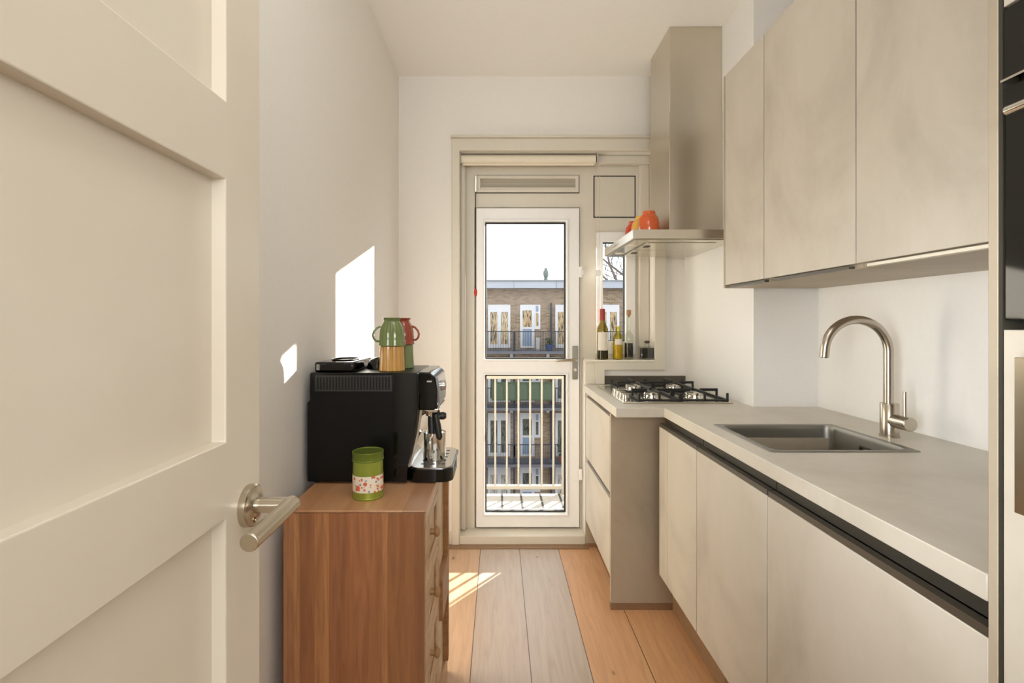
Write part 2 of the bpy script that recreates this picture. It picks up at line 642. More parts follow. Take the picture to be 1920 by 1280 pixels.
        self.bm.faces.new(rings[0][::-1])
        self.bm.faces.new(rings[-1])
        return self

    def build(self, name, mat, parent=None, bevel=0.0, seg=2, smooth=True, loc=None):
        bmesh.ops.recalc_face_normals(self.bm, faces=self.bm.faces)
        me = bpy.data.meshes.new(name)
        root = None
        if parent is not None:
            root = parent
            while root.parent is not None:
                root = root.parent
            off = Vector(root.location)
        elif loc is not None:
            off = Vector(loc)
        else:
            xs = [v.co for v in self.bm.verts]
            off = Vector(((min(p.x for p in xs) + max(p.x for p in xs)) / 2, (min(p.y for p in xs) + max(p.y for p in xs)) / 2,
                          min(p.z for p in xs)))
        for v in self.bm.verts:
            v.co -= off
        self.bm.to_mesh(me)
        self.bm.free()
        me.materials.append(mat)
        if smooth:
            for p in me.polygons:
                p.use_smooth = True
            me.set_sharp_from_angle(angle=math.radians(38))
        o = bpy.data.objects.new(name, me)
        COL.objects.link(o)
        if parent is not None:
            o.parent = parent
        else:
            o.location = off
        if bevel:
            b = o.modifiers.new('bevel', 'BEVEL')
            b.width = bevel
            b.segments = seg
            b.limit_method = 'ANGLE'
            b.angle_limit = math.radians(40)
        return o


def tag(o, label, cat, group=None, kind=None):
    o['label'] = label
    o['category'] = cat
    if group:
        o['group'] = group
    if kind:
        o['kind'] = kind
    return o


def thing(name, label, cat, loc, group=None, kind=None):
    o = bpy.data.objects.new(name, None)
    o.empty_display_size = 0.05
    COL.objects.link(o)
    o.location = loc
    return tag(o, label, cat, group, kind)


def struct(o, label, cat):
    return tag(o, label, cat, kind='structure')


def dup(root, loc, label=None, mats=None):
    """copy of a thing with copies of its parts and their sub-parts"""
    def rec(o, par):
        c = o.copy()
        COL.objects.link(c)
        if par is not None:
            c.parent = par
        if mats and c.type == 'MESH' and c.data.materials and c.data.materials[0].name in mats:
            c.data = c.data.copy()
            c.data.materials[0] = mats[c.data.materials[0].name]
        for ch in list(o.children):
            rec(ch, c)
        return c
    r = rec(root, None)
    r.location = loc
    if label:
        r['label'] = label
    return r


# ------------------------------------------------------------------ the room shell
YB = 2.90          # plane of the back wall
ZC = 2.646         # ceiling
XL = -0.566        # left wall
XR, XN = 1.32, 1.053   # right wall by the sink / by the hob
YP = 2.115         # where the right wall steps in
Y0 = -2.6          # far end of the hall behind the camera

struct(MB().box(XL - 0.3, XR + 0.3, Y0, YB + 0.10, -0.12, 0.0).build('floor', M['floor'], loc=(0, 0, 0)),
       'wide oak floor boards running towards the balcony door', 'floor')
struct(MB().box(XL - 0.3, XR + 0.3, Y0, YB + 0.3, ZC, ZC + 0.12).build('ceiling', M['ceiling'], loc=(0, 0, 0)),
       'plain off-white ceiling of the kitchen', 'ceiling')
struct(MB().box(XL - 0.15, XL, Y0, YB, 0, ZC).build('wall_left', M['wall'], loc=(0, 0, 0)),
       'plain off-white left wall with sun patches', 'wall')
struct(MB().prism([(XR, Y0), (XR + 0.25, Y0), (XR + 0.25, YB), (XN, YB), (XN, YP), (XR, YP)], 'z', 0, ZC)
       .build('wall_right', M['wall_r'], loc=(0, 0, 0)), 'off-white right wall stepping in beside the hob', 'wall')
struct(MB().box(XL - 0.15, XR + 0.25, Y0 - 0.1, Y0, 0, ZC).build('wall_front', M['wall'], loc=(0, 0, 0)),
       'off-white wall at the end of the hall behind the camera', 'wall')

OX0, OX1, OXD, OZT, OZS = -0.2205, 0.876, 0.489, 2.217, 1.03   # L-shaped opening for door and window


def in_open(x, z):
    return OX0 < x < OX1 and z < OZT and (x < OXD or z > OZS)


struct(MB().grid([XL - 0.15, OX0, OXD, OX1, XR + 0.25], [0, OZS, OZT, ZC], lambda x, z: not in_open(x, z), 'y', YB, YB + 0.2)
       .build('wall_back', M['wall'], loc=(0, 0, 0)), 'off-white back wall around the balcony door and window', 'wall')

# painted architrave round the opening, window board, boxing below it
t1 = struct(MB().grid([-0.263, OX0, 0.5437, 0.595, OX1, 0.937], [0.0, 0.905, 0.985, 1.03, OZT, 2.286],
                      lambda x, z: ((x < OX0 and z < 2.286) or z > OZT or (x > OX1 and z > 0.985)
                                    or (x > 0.5437 and 0.985 < z < 1.03) or (0.5437 < x < 0.595 and 0.905 < z < 1.03))
                      and not (x < OX0 and z < 0), 'y', YB - 0.028, YB)
            .build('trim_1', M['cream'], bevel=0.003, loc=(0, 0, 0)),
            'cream architrave framing the balcony door and side window', 'trim')
MB().box(-0.268, 0.945, YB - 0.045, YB, 2.286, 2.300).build('top_moulding', M['cream'], t1, 0.004)
struct(MB().box(0.489, 0.876, YB - 0.03, 3.0, 1.03, 1.042).build('trim_2', M['sill'], bevel=0.003, loc=(0, 0, 0)),
       'cream window board carrying the bottles', 'window sill')
struct(MB().box(0.489, 0.5437, YB - 0.012, YB, 0.905, 1.048).build('trim_3', M['cream'], bevel=0.002, loc=(0, 0, 0)),
       'short cream post end between balcony door and window board', 'trim')
struct(MB().box(-0.235, OXD, YB - 0.02, 3.02, 0.0, 0.05).build('trim_4', M['cream'], bevel=0.003, loc=(0, 0, 0)),
       'raised cream door sill under the balcony door', 'door sill')
struct(MB().box(-0.30, 0.50, 2.828, YB - 0.02, 0.0, 0.006).build('trim_5', M['skirt'], bevel=0.002, loc=(0, 0, 0)),
       'thin brown wooden strip on the floor before the door sill', 'threshold')
struct(MB().box(XL, -0.263, YB - 0.014, YB, 0, 0.07).build('baseboard_back', M['cream'], bevel=0.002, loc=(0, 0, 0)),
       'low cream skirting left of the balcony door', 'baseboard')


# at the frame plane (y = 3.00) one metre is 320 px
def fx(px):
    return (px - 935) / 320.0


def fz(py):
    return 1.25 - (py - 605) / 320.0


YF = 3.0
holes = [(fx(890), fx(1087), fz(989), fz(389)), (fx(893), fx(1086), fz(362), fz(329)),
         (fx(1113), fx(1192), fz(408), fz(329)), (fx(1117), fx(1191), fz(664), fz(435))]
us = [OX0, OXD, OX1] + [h for q in holes for h in q[:2]]
vs = [0.0, OZS, OZT] + [h for q in holes for h in q[2:]]
fr = struct(MB().grid(us, vs, lambda x, z: in_open(x, z) and not any(a < x < b and c < z < d for a, b, c, d in holes), 'y', YF, YF + 0.08)
            .build('trim_6', M['cream'], bevel=0.003, loc=(0, 0, 0)),
            'cream timber frame holding door, vent, panel and window', 'frame')
MB().box(OX0, fx(874), YF - 0.045, YF, 0.05, OZT).build('side_stop', M['cream'], fr, 0.012, 3)
MB().box(fx(1196), OX1, YF - 0.03, YF, 1.042, OZT).build('side_stop', M['cream'], fr, 0.008, 3)
MB().box(OX0, OX1, YF - 0.05, YF, fz(312), OZT).build('head_stop', M['cream'], fr, 0.008, 3)

for (a, b, c, d), ry in zip(holes, (0.0702, 0.0502, 0.0302, 0.0602)):
    MB().frame(a - 0.004, b + 0.004, c - 0.004, d + 0.004, 0.016, 'y', YF + ry, YF + 0.10).build('rebate_stop', M['cream'], fr)

# fixed panel above the small window
a, b, c, d = holes[2]
pn = struct(MB().box(a + 0.006, b - 0.006, YF + 0.004, YF + 0.03, c + 0.006, d - 0.006).build('trim_7', M['cream'], loc=(0, 0, 0)),
            'blank cream panel with dark outline above the side window', 'panel')
MB().frame(a, b, c, d, 0.006, 'y', YF + 0.002, YF + 0.03).build('gasket', M['gasket'], pn)

# transom ventilator above the balcony door
a, b, c, d = holes[1]
vt = struct(MB().frame(a + 0.004, b - 0.004, c + 0.003, d - 0.003, 0.02, 'y', YF - 0.012, YF + 0.05, 0.018)
            .build('window_2', M['cream'], bevel=0.002, loc=(0, 0, 0)), 'narrow ventilator with grey mesh above the balcony door', 'ventilator')
MB().frame(a, b, c, d, 0.004, 'y', YF - 0.003, YF + 0.06).build('gasket', M['gasket'], vt)
MB().box(a + 0.02, b - 0.02, YF + 0.006, YF + 0.04, c + 0.015, d - 0.015).build('vent_mesh', M['vent_mesh'], vt)
MB().box(a + 0.022, b - 0.022, YF - 0.006, YF + 0.006, c + 0.022, c + 0.032).build('vent_bar', M['cream'], vt)
# pull rod of the ventilator
pr = thing('pull_rod', 'thin rod with a red tip hanging from the ventilator beside the balcony door', 'pull rod', (fx(892), YF - 0.02, fz(556)))
MB().cyl((fx(892), YF - 0.02, fz(340)), (fx(892), YF - 0.02, fz(545)), 0.0028).build('rod', M['gasket'], pr)
MB().box(fx(890), fx(894.5), YF - 0.028, YF - 0.012, fz(362), fz(331)).build('lever', M['chrome'], pr, 0.002)
MB().lathe([(0, 0), (0.007, 0.004), (0.009, 0.025), (0.007, 0.042), (0, 0.046)], (fx(892), YF - 0.02, fz(556))).build('red_tip', M['pot_red'], pr)

# balcony door: leaf of white plastic with two panes
DY0, DY1 = YF - 0.02, YF + 0.07
dl = struct(MB().grid([fx(893), fx(909.5), fx(1061), fx(1085.5)], [fz(986), fz(961), fz(702), fz(673), fz(416), fz(391)],
                      lambda x, z: not (fx(909.5) < x < fx(1061) and (fz(961) < z < fz(702) or fz(673) < z < fz(416))), 'y', DY0, DY1)
            .build('door_2', M['upvc'], bevel=0.004, loc=(0, 0, 0)), 'white framed balcony door with two glass panes', 'door')
for (za, zb, nm) in ((fz(673), fz(416), 'upper'), (fz(961), fz(702), 'lower')):
    xa, xb = fx(909.5), fx(1061)
    MB().frame(xa - 0.012, xb + 0.012, za - 0.012, zb + 0.012, 0.0115, 'y', DY0 - 0.008, DY0).build('glazing_bead', M['upvc'], dl, 0.003)
    MB().frame(xa, xb, za, zb, 0.0085, 'y', DY0 + 0.030, DY0 + 0.052).build('gasket', M['gasket'], dl)
    MB().box(xa + 0.004, xb - 0.004, DY0 + 0.04, DY0 + 0.046, za + 0.004, zb - 0.004).build('pane', M['pane'], dl)
hx = fx(1077)
MB().box(fx(1072), fx(1082), DY0 - 0.012, DY0, fz(710), fz(648)).build('handle_plate', M['dull_plate'], dl, 0.003)
hd = MB().tube([(hx, DY0 - 0.01, fz(673)), (hx, DY0 - 0.05, fz(673)), (hx - 0.012, DY0 - 0.056, fz(673)), (fx(1040), DY0 - 0.056, fz(674))],
               [0.009, 0.009, 0.009, 0.008]).build('door_handle', M['handle_steel'], dl)
MB().cyl((hx, DY0 - 0.015, fz(692)), (hx, DY0 - 0.0, fz(692)), 0.008).build('key_cylinder', M['chrome'], dl)
for py in (511, 886):
    MB().lathe([(0, -0.032), (0.011, -0.03), (0.011, 0.03), (0, 0.032)], (fx(1087), DY0 - 0.012, fz(py))) \
        .box(fx(1088), fx(1094), DY0 - 0.006, YF, fz(py + 5), fz(py - 5)).build('hinge', M['upvc'], dl)

# side window above the hob
a, b, c, d = holes[3]
wn = struct(MB().grid([a, fx(1130), fx(1173), b], [c, fz(640), fz(453), d], lambda x, z: not (fx(1130) < x < fx(1173) and fz(640) < z < fz(453)),
                      'y', YF - 0.01, YF + 0.06).build('window_1', M['upvc'], bevel=0.004, loc=(0, 0, 0)),
            'narrow white side window beside the balcony door', 'window')
MB().frame(fx(1130), fx(1173), fz(640), fz(453), 0.006, 'y', YF + 0.022, YF + 0.044).build('gasket', M['gasket'], wn)
MB().box(fx(1131), fx(1172), YF + 0.03, YF + 0.036, fz(639), fz(454)).build('pane', M['pane'], wn)

# roller blind rolled up under the head of the opening
rb = thing('roller_blind', 'rolled-up cream roller blind above the balcony door with a bead chain', 'roller blind', (0.16, 2.925, 2.17))
k = 2.925 / 960


def bx_(px):
    return (px - 935) * k


def bz_(py):
    return 1.25 - (py - 605) * k


MB().cyl((bx_(865), 2.925, bz_(299)), (bx_(1116), 2.925, bz_(299)), 0.024, seg=28).build('fabric_roll', M['blind'], rb)
MB().box(bx_(868), bx_(1113), 2.924, 2.9275, bz_(310), bz_(300)).build('hem_bar', M['blind'], rb)
for px in (863, 1119):
    MB().box(bx_(px) - 0.004, bx_(px) + 0.004, 2.90, 2.955, bz_(308), bz_(289)).build('bracket', M['chrome'], rb, 0.002)
mb = MB()
for s in (0, 1):
    px = 1117.5 + 6.5 * s
    for i in range(96):
        py = 306 + i * 3.15
        mb.lathe([(0, -0.0028), (0.0024, 0), (0, 0.0028)], (bx_(px), 2.915, bz_(py)), seg=6)
mb.tube([(bx_(1117.5), 2.915, bz_(306)), (bx_(1117.5), 2.915, bz_(606)), (bx_(1120.8), 2.915, bz_(611)), (bx_(1124), 2.915, bz_(606)),
         (bx_(1124), 2.915, bz_(306))], 0.0011, 6)
mb.build('bead_chain', M['bead'], rb)
MB().box(bx_(1115.5), bx_(1126), 2.911, 2.919, bz_(517), bz_(506)).build('chain_clip', M['upvc'], rb, 0.001)

# ------------------------------------------------------------------ open panelled door beside the camera
DX, DXB = -0.32, -0.36
pz = [(0.31, 0.62), (0.71, 1.02), (1.11, 1.419), (1.51, 1.82)]
DW0, DW1, PY0, PY1 = -0.16, 0.686, -0.075, 0.601
d1 = struct(MB().grid([DW0, PY0, PY1, DW1], [0.008, 2.05] + [q for p in pz for q in p],
                      lambda y, z: not (PY0 < y < PY1 and any(p < z < q for p, q in pz)), 'x', DXB, DX)
            .build('door_1', M['door_paint'], bevel=0.0015, loc=(0, 0, 0)), 'cream panelled interior door standing open on the left', 'door')
for p, q in pz:
    MB().box(DXB + 0.008, DX - 0.017, PY0 - 0.004, PY1 + 0.004, p - 0.004, q + 0.004).build('recessed_panel', M['door_paint'], d1)
hy, hz = 0.652, 1.018
ros = MB().lathe([(0, 0), (0.026, 0), (0.0265, 0.002), (0.0262, 0.0085), (0.0245, 0.010), (0.014, 0.0105), (0.012, 0.012), (0, 0.012)],
                 (DX, hy, hz), 'x', 40).build('handle_rosette', M['handle_steel'], d1)
MB().tube([(DX + 0.008, hy, hz), (DX + 0.058, hy, hz)], 0.0098, 24).build('handle_neck', M['handle_steel'], d1)
MB().tube([(DX + 0.0545, hy + 0.008, hz), (DX + 0.0545, hy - 0.108, hz - 0.002)], 0.0102, 28).build('handle_grip', M['handle_steel'], d1, 0.0012)
MB().cyl((DX + 0.011, hy - 0.0, hz - 0.019), (DX + 0.0125, hy, hz - 0.019), 0.0035, seg=12).build('screw_cap', M['handle_steel'], d1)

# ------------------------------------------------------------------ worktop, sink, tap
WZ0, WZ1 = 0.866, 0.904
WX, WXH, WYN = 0.672, 0.476, 2.077
wt = thing('worktop', 'grey-beige stone-look worktop running from the sink to the hob', 'worktop', (0.9, 1.8, WZ0))
SX0, SX1, SY0, SY1 = 0.742, 1.118, 1.382, 1.727      # cut-out for the sink


def wt_solid(x, y):
    if SX0 < x < SX1 and SY0 < y < SY1:
        return False
    if y > WYN:
        return WXH < x < XN or (x < XR and y < YP)
    return x > WX


MB().grid([WXH, WX, SX0, SX1, XN, XR], [0.7045, SY0, SY1, WYN, YP, YB - 0.028, YB], lambda x, y: wt_solid(x, y) and not (y > YB - 0.028 and x < 0.60), 'z', WZ0, WZ1) \
    .build('slab', M['worktop'], wt, 0.0018)
MB().box(0.597, XN, YB - 0.016, YB, WZ1, WZ1 + 0.047).build('upstand', M['rail'], wt, 0.001)

sk = thing('sink', 'square stainless steel sink let into the worktop', 'sink', (0.93, 1.555, WZ1))


def rrect(x0, x1, y0, y1, r, n=6):
    pts = []
    for cx, cy, a0 in ((x1 - r, y1 - r, 0), (x0 + r, y1 - r, 90), (x0 + r, y0 + r, 180), (x1 - r, y0 + r, 270)):
        for i in range(n + 1):
            a = math.radians(a0 + 90 * i / n)
            pts.append((cx + r * math.cos(a), cy + r * math.sin(a)))
    return pts


def bowl(levels, mb=None):
    """levels: list of (outline, z) joined into one skin, last level closed"""
    mb = mb or MB()
    rings = [[mb.bm.verts.new((x, y, z)) for x, y in o] for o, z in levels]
    n = len(rings[0])
    for A, B in zip(rings, rings[1:]):
        for i in range(n):
            j = (i + 1) % n
            mb.bm.faces.new((A[i], A[j], B[j], B[i]))
    mb.bm.faces.new(rings[-1])
    return mb


bowl([(rrect(0.727, 1.133, 1.367, 1.742, 0.010), WZ1 + 0.0008), (rrect(0.728, 1.132, 1.368, 1.741, 0.010), WZ1 + 0.0022),
      (rrect(0.746, 1.114, 1.386, 1.723, 0.030), WZ1 + 0.0018), (rrect(0.748, 1.112, 1.388, 1.721, 0.030), WZ1 - 0.004),
      (rrect(0.749, 1.111, 1.389, 1.720, 0.030), WZ1 - 0.012), (rrect(0.7498, 1.1102, 1.3898, 1.7192, 0.030), WZ1 - 0.195), (rrect(0.750, 1.110, 1.390, 1.719, 0.030), WZ1 - 0.205), (rrect(0.758, 1.102, 1.398, 1.711, 0.026), WZ1 - 0.222),
      (rrect(0.775, 1.085, 1.415, 1.694, 0.02), WZ1 - 0.226)]).build('bowl', M['sink_steel'], sk)
MB().lathe([(0, 0.003), (0.028, 0.003), (0.044, 0.001), (0.044, -0.001), (0, -0.001)], (0.93, 1.555, WZ1 - 0.2245)).build('drain', M['chrome'], sk)
MB().frame(1.500, 1.570, WZ1 - 0.066, WZ1 - 0.030, 0.004, 'x', 1.104, 1.1105).build('overflow', M['rail_dark'], sk, 0.001)

tp = thing('kitchen_tap', 'brushed nickel mixer tap with high curved spout behind the sink', 'tap', (1.19, 1.559, WZ1))
TX, TY = 1.19, 1.559
MB().lathe([(0, 0), (0.0265, 0), (0.0265, 0.006), (0.0245, 0.007), (0.0245, 0.100), (0.023, 0.102), (0.0, 0.102)], (TX, TY, WZ1), seg=36).build('base', M['tap'], tp)
zc, R = 1.162, 0.097
path = [(TX - 0.003, TY, WZ1 + 0.09)] + [(TX - 0.003, TY, WZ1 + 0.09 + (zc - WZ1 - 0.09) * i / 4) for i in (1, 2, 3)]
for i in range(0, 33):
    a = math.radians(172 * i / 32)
    path.append((TX - 0.003 - R + R * math.cos(a), TY, zc + R * math.sin(a)))
e = Vector(path[-1])
path.append(e + Vector((-0.003, 0, -0.03)))
MB().tube(path, 0.0132, 24).build('spout', M['tap'], tp)
MB().cyl(path[-1], Vector(path[-1]) + Vector((-0.0003, 0, -0.002)), 0.010, seg=20).build('aerator', M['rail_dark'], tp)
hb = MB().cyl((TX + 0.002, TY - 0.01, 0.955), (TX + 0.002, TY - 0.078, 0.955), 0.0205, seg=36).build('handle', M['tap'], tp, 0.002)
MB().cyl((TX + 0.002, TY - 0.056, 0.972), (TX + 0.003, TY - 0.054, 1.047), 0.0052, seg=16).build('lever', M['tap'], hb, 0.0008)

# ------------------------------------------------------------------ gas hob
HX0, HX1, HY0, HY1 = 0.534, 1.005, 2.19, 2.766
hob = thing('gas_hob', 'stainless steel gas hob with four burners set in the worktop', 'hob', ((HX0 + HX1) / 2, (HY0 + HY1) / 2, WZ1))
MB().box(HX0, HX1, HY0, HY1, WZ1, WZ1 + 0.007).build('hob_plate', M['steel_h'], hob, 0.002)
for kx, ky in ((0.560, 2.262), (0.560, 2.322), (0.560, 2.382), (0.560, 2.442)):
    kb = MB().lathe([(0, 0), (0.020, 0), (0.020, 0.004), (0.017, 0.005), (0.0155, 0.022), (0.0145, 0.024), (0, 0.024)], (kx, ky, WZ1 + 0.007), seg=28) \
        .build('control_knob', M['steel_h'], hob)
    MB().box(kx - 0.0145, kx + 0.0145, ky - 0.004, ky + 0.004, WZ1 + 0.031, WZ1 + 0.035).build('knob_grip', M['steel_h'], kb, 0.001)
zt = WZ1 + 0.007
for bxx, byy, r in ((0.69, 2.315, 0.036), (0.885, 2.315, 0.044), (0.685, 2.60, 0.044), (0.885, 2.60, 0.038)):
    br = MB().lathe([(0, 0), (r + 0.012, 0), (r + 0.012, 0.003), (r, 0.004), (r * 0.95, 0.016), (r * 0.8, 0.017), (0, 0.017)], (bxx, byy, zt), seg=36) \
        .build('burner', M['chrome'], hob)
    MB().lathe([(0, 0), (r * 0.92, 0), (r * 0.95, 0.003), (r * 0.88, 0.008), (0, 0.009)], (bxx, byy, zt + 0.017), seg=32).build('burner_cap', M['steel_h'], br)
for gx0, gx1 in ((0.605, 0.780), (0.790, 0.985)):
    mb = MB()
    gy0, gy1, zg = 2.205, 2.745, WZ1 + 0.050
    gm = (gy0 + gy1) / 2
    t_ = 0.009
    for x in (gx0, gx1):
        mb.box(x - t_ / 2, x + t_ / 2, gy0, gy1, zt + 0.001, zt + 0.010)
    for y in (gy0, gy1, gm):
        mb.box(gx0, gx1, y - t_ / 2, y + t_ / 2, zt + 0.001, zt + 0.010)
    gc = (gx0 + gx1) / 2
    for cy in (2.315, 2.60):
        for sx, sy in ((1, 0), (-1, 0), (0, 1), (0, -1)):
            if sx:
                xe = gx1 if sx > 0 else gx0
                xi = gc + sx * 0.022
                mb.box(min(xe, xi), max(xe, xi), cy - t_ / 2, cy + t_ / 2, zg - 0.012, zg)
                mb.box(xe - t_ / 2, xe + t_ / 2, cy - t_ / 2, cy + t_ / 2, zt + 0.001, zg)
            else:
                ye = (gm if sy > 0 else gy0) if cy < gm else (gy1 if sy > 0 else gm)
                yi = cy + sy * 0.026
                mb.box(gc - t_ / 2, gc + t_ / 2, min(ye, yi), max(ye, yi), zg - 0.012, zg)
                mb.box(gc - t_ / 2, gc + t_ / 2, ye - t_ / 2, ye + t_ / 2, zt + 0.001, zg)
    for x in (gx0, gx1):
        for y in (gy0, gy1):
            mb.box(x - t_ / 2, x + t_ / 2, y - t_ / 2, y + t_ / 2, zt, zg - 0.006)
    mb.build('pan_support', M['iron'], hob, 0.0015)

# ------------------------------------------------------------------ cabinets under the worktop
# hob unit: two wide drawers, stone-look end panel
dc = thing('drawer_cabinet', 'base unit with two wide handleless drawers under the hob', 'cabinet', (0.77, 2.55, 0))
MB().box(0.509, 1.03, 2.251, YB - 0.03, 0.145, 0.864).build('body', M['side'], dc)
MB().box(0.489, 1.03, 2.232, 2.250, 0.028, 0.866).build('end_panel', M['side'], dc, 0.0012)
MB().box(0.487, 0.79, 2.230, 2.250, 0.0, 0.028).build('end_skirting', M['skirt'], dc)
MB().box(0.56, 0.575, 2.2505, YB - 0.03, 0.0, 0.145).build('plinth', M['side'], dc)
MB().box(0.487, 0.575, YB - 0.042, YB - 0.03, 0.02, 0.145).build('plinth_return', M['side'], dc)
MB().box(0.487, 0.575, YB - 0.042, YB - 0.03, 0.0, 0.02).build('return_skirting', M['skirt'], dc)
for z0, z1 in ((0.145, 0.477), (0.505, 0.838)):
    MB().box(0.488, 0.508, 2.252, YB - 0.032, z0, z1).build('drawer', M['front'], dc, 0.0015)
for z0, z1 in ((0.478, 0.504), (0.839, 0.865)):
    MB().box(0.500, 0.5085, 2.252, YB - 0.032, z0, z1).build('grip_rail', M['rail'], dc)

# run under the sink: three handleless doors
units = [('slim handleless base cabinet nearest the hob unit', 2.002, 1.710, 2.105),
         ('handleless base cabinet under the sink, second from the hob', 1.708, 1.261, 1.708),
         ('widest handleless base cabinet, next to the tall oven cabinet', 1.259, 0.6895, 1.259)]
for i, (lab, ya, yb, yw) in enumerate(units):
    cb = thing('base_cabinet', lab, 'cabinet', (0.95, (yw + yb) / 2, 0), 'handleless base cabinets below the sink')
    top = 0.864 if i == 0 else 0.64
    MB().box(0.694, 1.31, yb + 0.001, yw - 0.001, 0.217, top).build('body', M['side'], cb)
    MB().box(0.660, 0.679, yb + 0.0012, ya - 0.0012, 0.217, 0.824).build('door', M['front'], cb, 0.0015)
    MB().box(0.662, 0.6795, yb + 0.0012, yw - 0.0012, 0.8245, 0.838).build('grip_rail', M['rail'], cb)
    MB().box(0.684, 0.692, yb + 0.001, yw - 0.001, 0.838, 0.8655).build('rail_back', M['rail_dark'], cb)
    if i == 0:
        MB().box(0.660, 0.679, 2.004, 2.105, 0.217, 0.824).build('filler_strip', M['front'], cb, 0.0015)
    MB().box(0.757, 0.770, yb + 0.0005, (2.228 if i == 0 else yw) - 0.0005, 0.0, 0.217).build('plinth', M['skirt'], cb)

# ------------------------------------------------------------------ wall cabinets
UX, UZ0, UZ1 = 0.925, 1.3915, 2.258
uppers = [('narrow grey-beige wall cabinet nearest the range hood', 1.788, 2.104),
          ('middle grey-beige wall cabinet between two others', 1.328, 1.786),
          ('grey-beige wall cabinet beside the tall oven cabinet', 0.705, 1.326)]
for i, (lab, ya, yb) in enumerate(uppers):
    cb = thing('wall_cabinet', lab, 'cabinet', (1.13, (ya + yb) / 2, UZ0), 'wall cabinets above the sink')
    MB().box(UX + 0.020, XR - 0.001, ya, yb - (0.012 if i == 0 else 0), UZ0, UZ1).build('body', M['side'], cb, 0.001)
    MB().box(UX, UX + 0.019, ya + 0.0015, yb - (0.0125 if i == 0 else 0.0015), UZ0 + 0.012, UZ1).build('door', M['front'], cb, 0.0015)
    MB().box(UX + 0.004, UX + 0.0195, ya + (0.03 if i == 1 else 0.001), yb - 0.035, UZ0 + 0.001, UZ0 + 0.008).build('grip_edge', M['sill'] if i == 2 else M['rail'], cb)
    if i == 0:
        MB().box(UX - 0.001, XR - 0.001, yb - 0.0115, yb, UZ0, UZ1).build('end_panel', M['side'], cb, 0.001)

# ------------------------------------------------------------------ tall cabinet with two ovens
TXF = 0.6585
tc = thing('tall_cabinet', 'tall grey-beige oven cabinet at the right edge', 'cabinet', (1.0, 0.38, 0))
TZ = {'low': 1.2409, 'oven0': 1.2535, 'oven1': 1.5553, 'mic0': 1.5612, 'mic1': 1.6578}
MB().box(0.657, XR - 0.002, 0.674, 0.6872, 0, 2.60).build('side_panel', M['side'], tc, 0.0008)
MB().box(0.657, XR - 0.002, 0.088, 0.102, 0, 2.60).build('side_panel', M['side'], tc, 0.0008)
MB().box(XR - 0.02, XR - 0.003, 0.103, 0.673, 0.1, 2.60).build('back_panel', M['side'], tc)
for z in (0.10, TZ['low'] - 0.004, 1.6602, 2.58):
    MB().box(0.70, XR - 0.021, 0.103, 0.673, z - (0.012 if z < 2 and z > 0.2 and z < 1.5 else 0), z + 0.012).build('shelf', M['side'], tc)
MB().box(TXF, TXF + 0.019, 0.105, 0.668, TZ['mic1'] + 0.003, 2.60).build('door', M['front'], tc, 0.001)
ld = MB().box(TXF, TXF + 0.019, 0.105, 0.668, 0.11, TZ['low']).build('door', M['front'], tc, 0.001)
MB().box(TXF - 0.030, TXF - 0.018, 0.610, 0.6245, 1.0188, 1.2081).box(TXF - 0.018, TXF, 0.613, 0.622, 1.03, 1.04).box(TXF - 0.018, TXF, 0.613, 0.622, 1.18, 1.19) \
    .build('bar_handle', M['handle_steel'], ld, 0.001)
MB().box(0.72, 0.735, 0.103, 0.673, 0, 0.10).build('plinth', M['skirt'], tc)
MB().box(0.6578, 0.70, 0.6685, 0.6738, 0.11, 2.58).build('gap_shade', M['rail_dark'], tc)  # dark strip standing in for the shade between side panel and fronts
ov = thing('oven', 'black glass built-in oven below the compact oven', 'oven', (1.0, 0.39, TZ['low'] + 0.008))
MB().box(TXF + 0.02, 1.25, 0.11, 0.665, TZ['low'] + 0.008, 1.5544).build('casing', M['black_matt'], ov)
MB().box(TXF, TXF + 0.019, 0.106, 0.667, TZ['oven0'] + 0.0, 1.5266).build('oven_door', M['oven_glass'], ov, 0.002)
MB().box(TXF - 0.002, TXF + 0.019, 0.106, 0.6675, 1.5295, 1.5544).build('control_panel', M['oven_glass'], ov, 0.001)
MB().cyl((TXF - 0.022, 0.14, 1.5153), (TXF - 0.022, 0.641, 1.5153), 0.0055).cyl((TXF - 0.022, 0.60, 1.5153), (TXF, 0.60, 1.5153), 0.005).cyl((TXF - 0.022, 0.17, 1.5153), (TXF, 0.17, 1.5153), 0.005) \
    .build('door_handle', M['chrome'], ov)
mc = thing('compact_oven', 'black glass compact oven above the larger oven', 'oven', (1.0, 0.39, 1.5544))
MB().box(TXF + 0.02, 1.20, 0.11, 0.665, 1.5544, TZ['mic1']).build('casing', M['black_matt'], mc)
MB().box(TXF, TXF + 0.019, 0.106, 0.668, 1.5661, TZ['mic1']).build('oven_door', M['oven_glass'], mc, 0.001)
MB().box(TXF - 0.004, TXF + 0.016, 0.106, 0.668, 1.5626, 1.5656).build('chrome_strip', M['chrome'], mc)

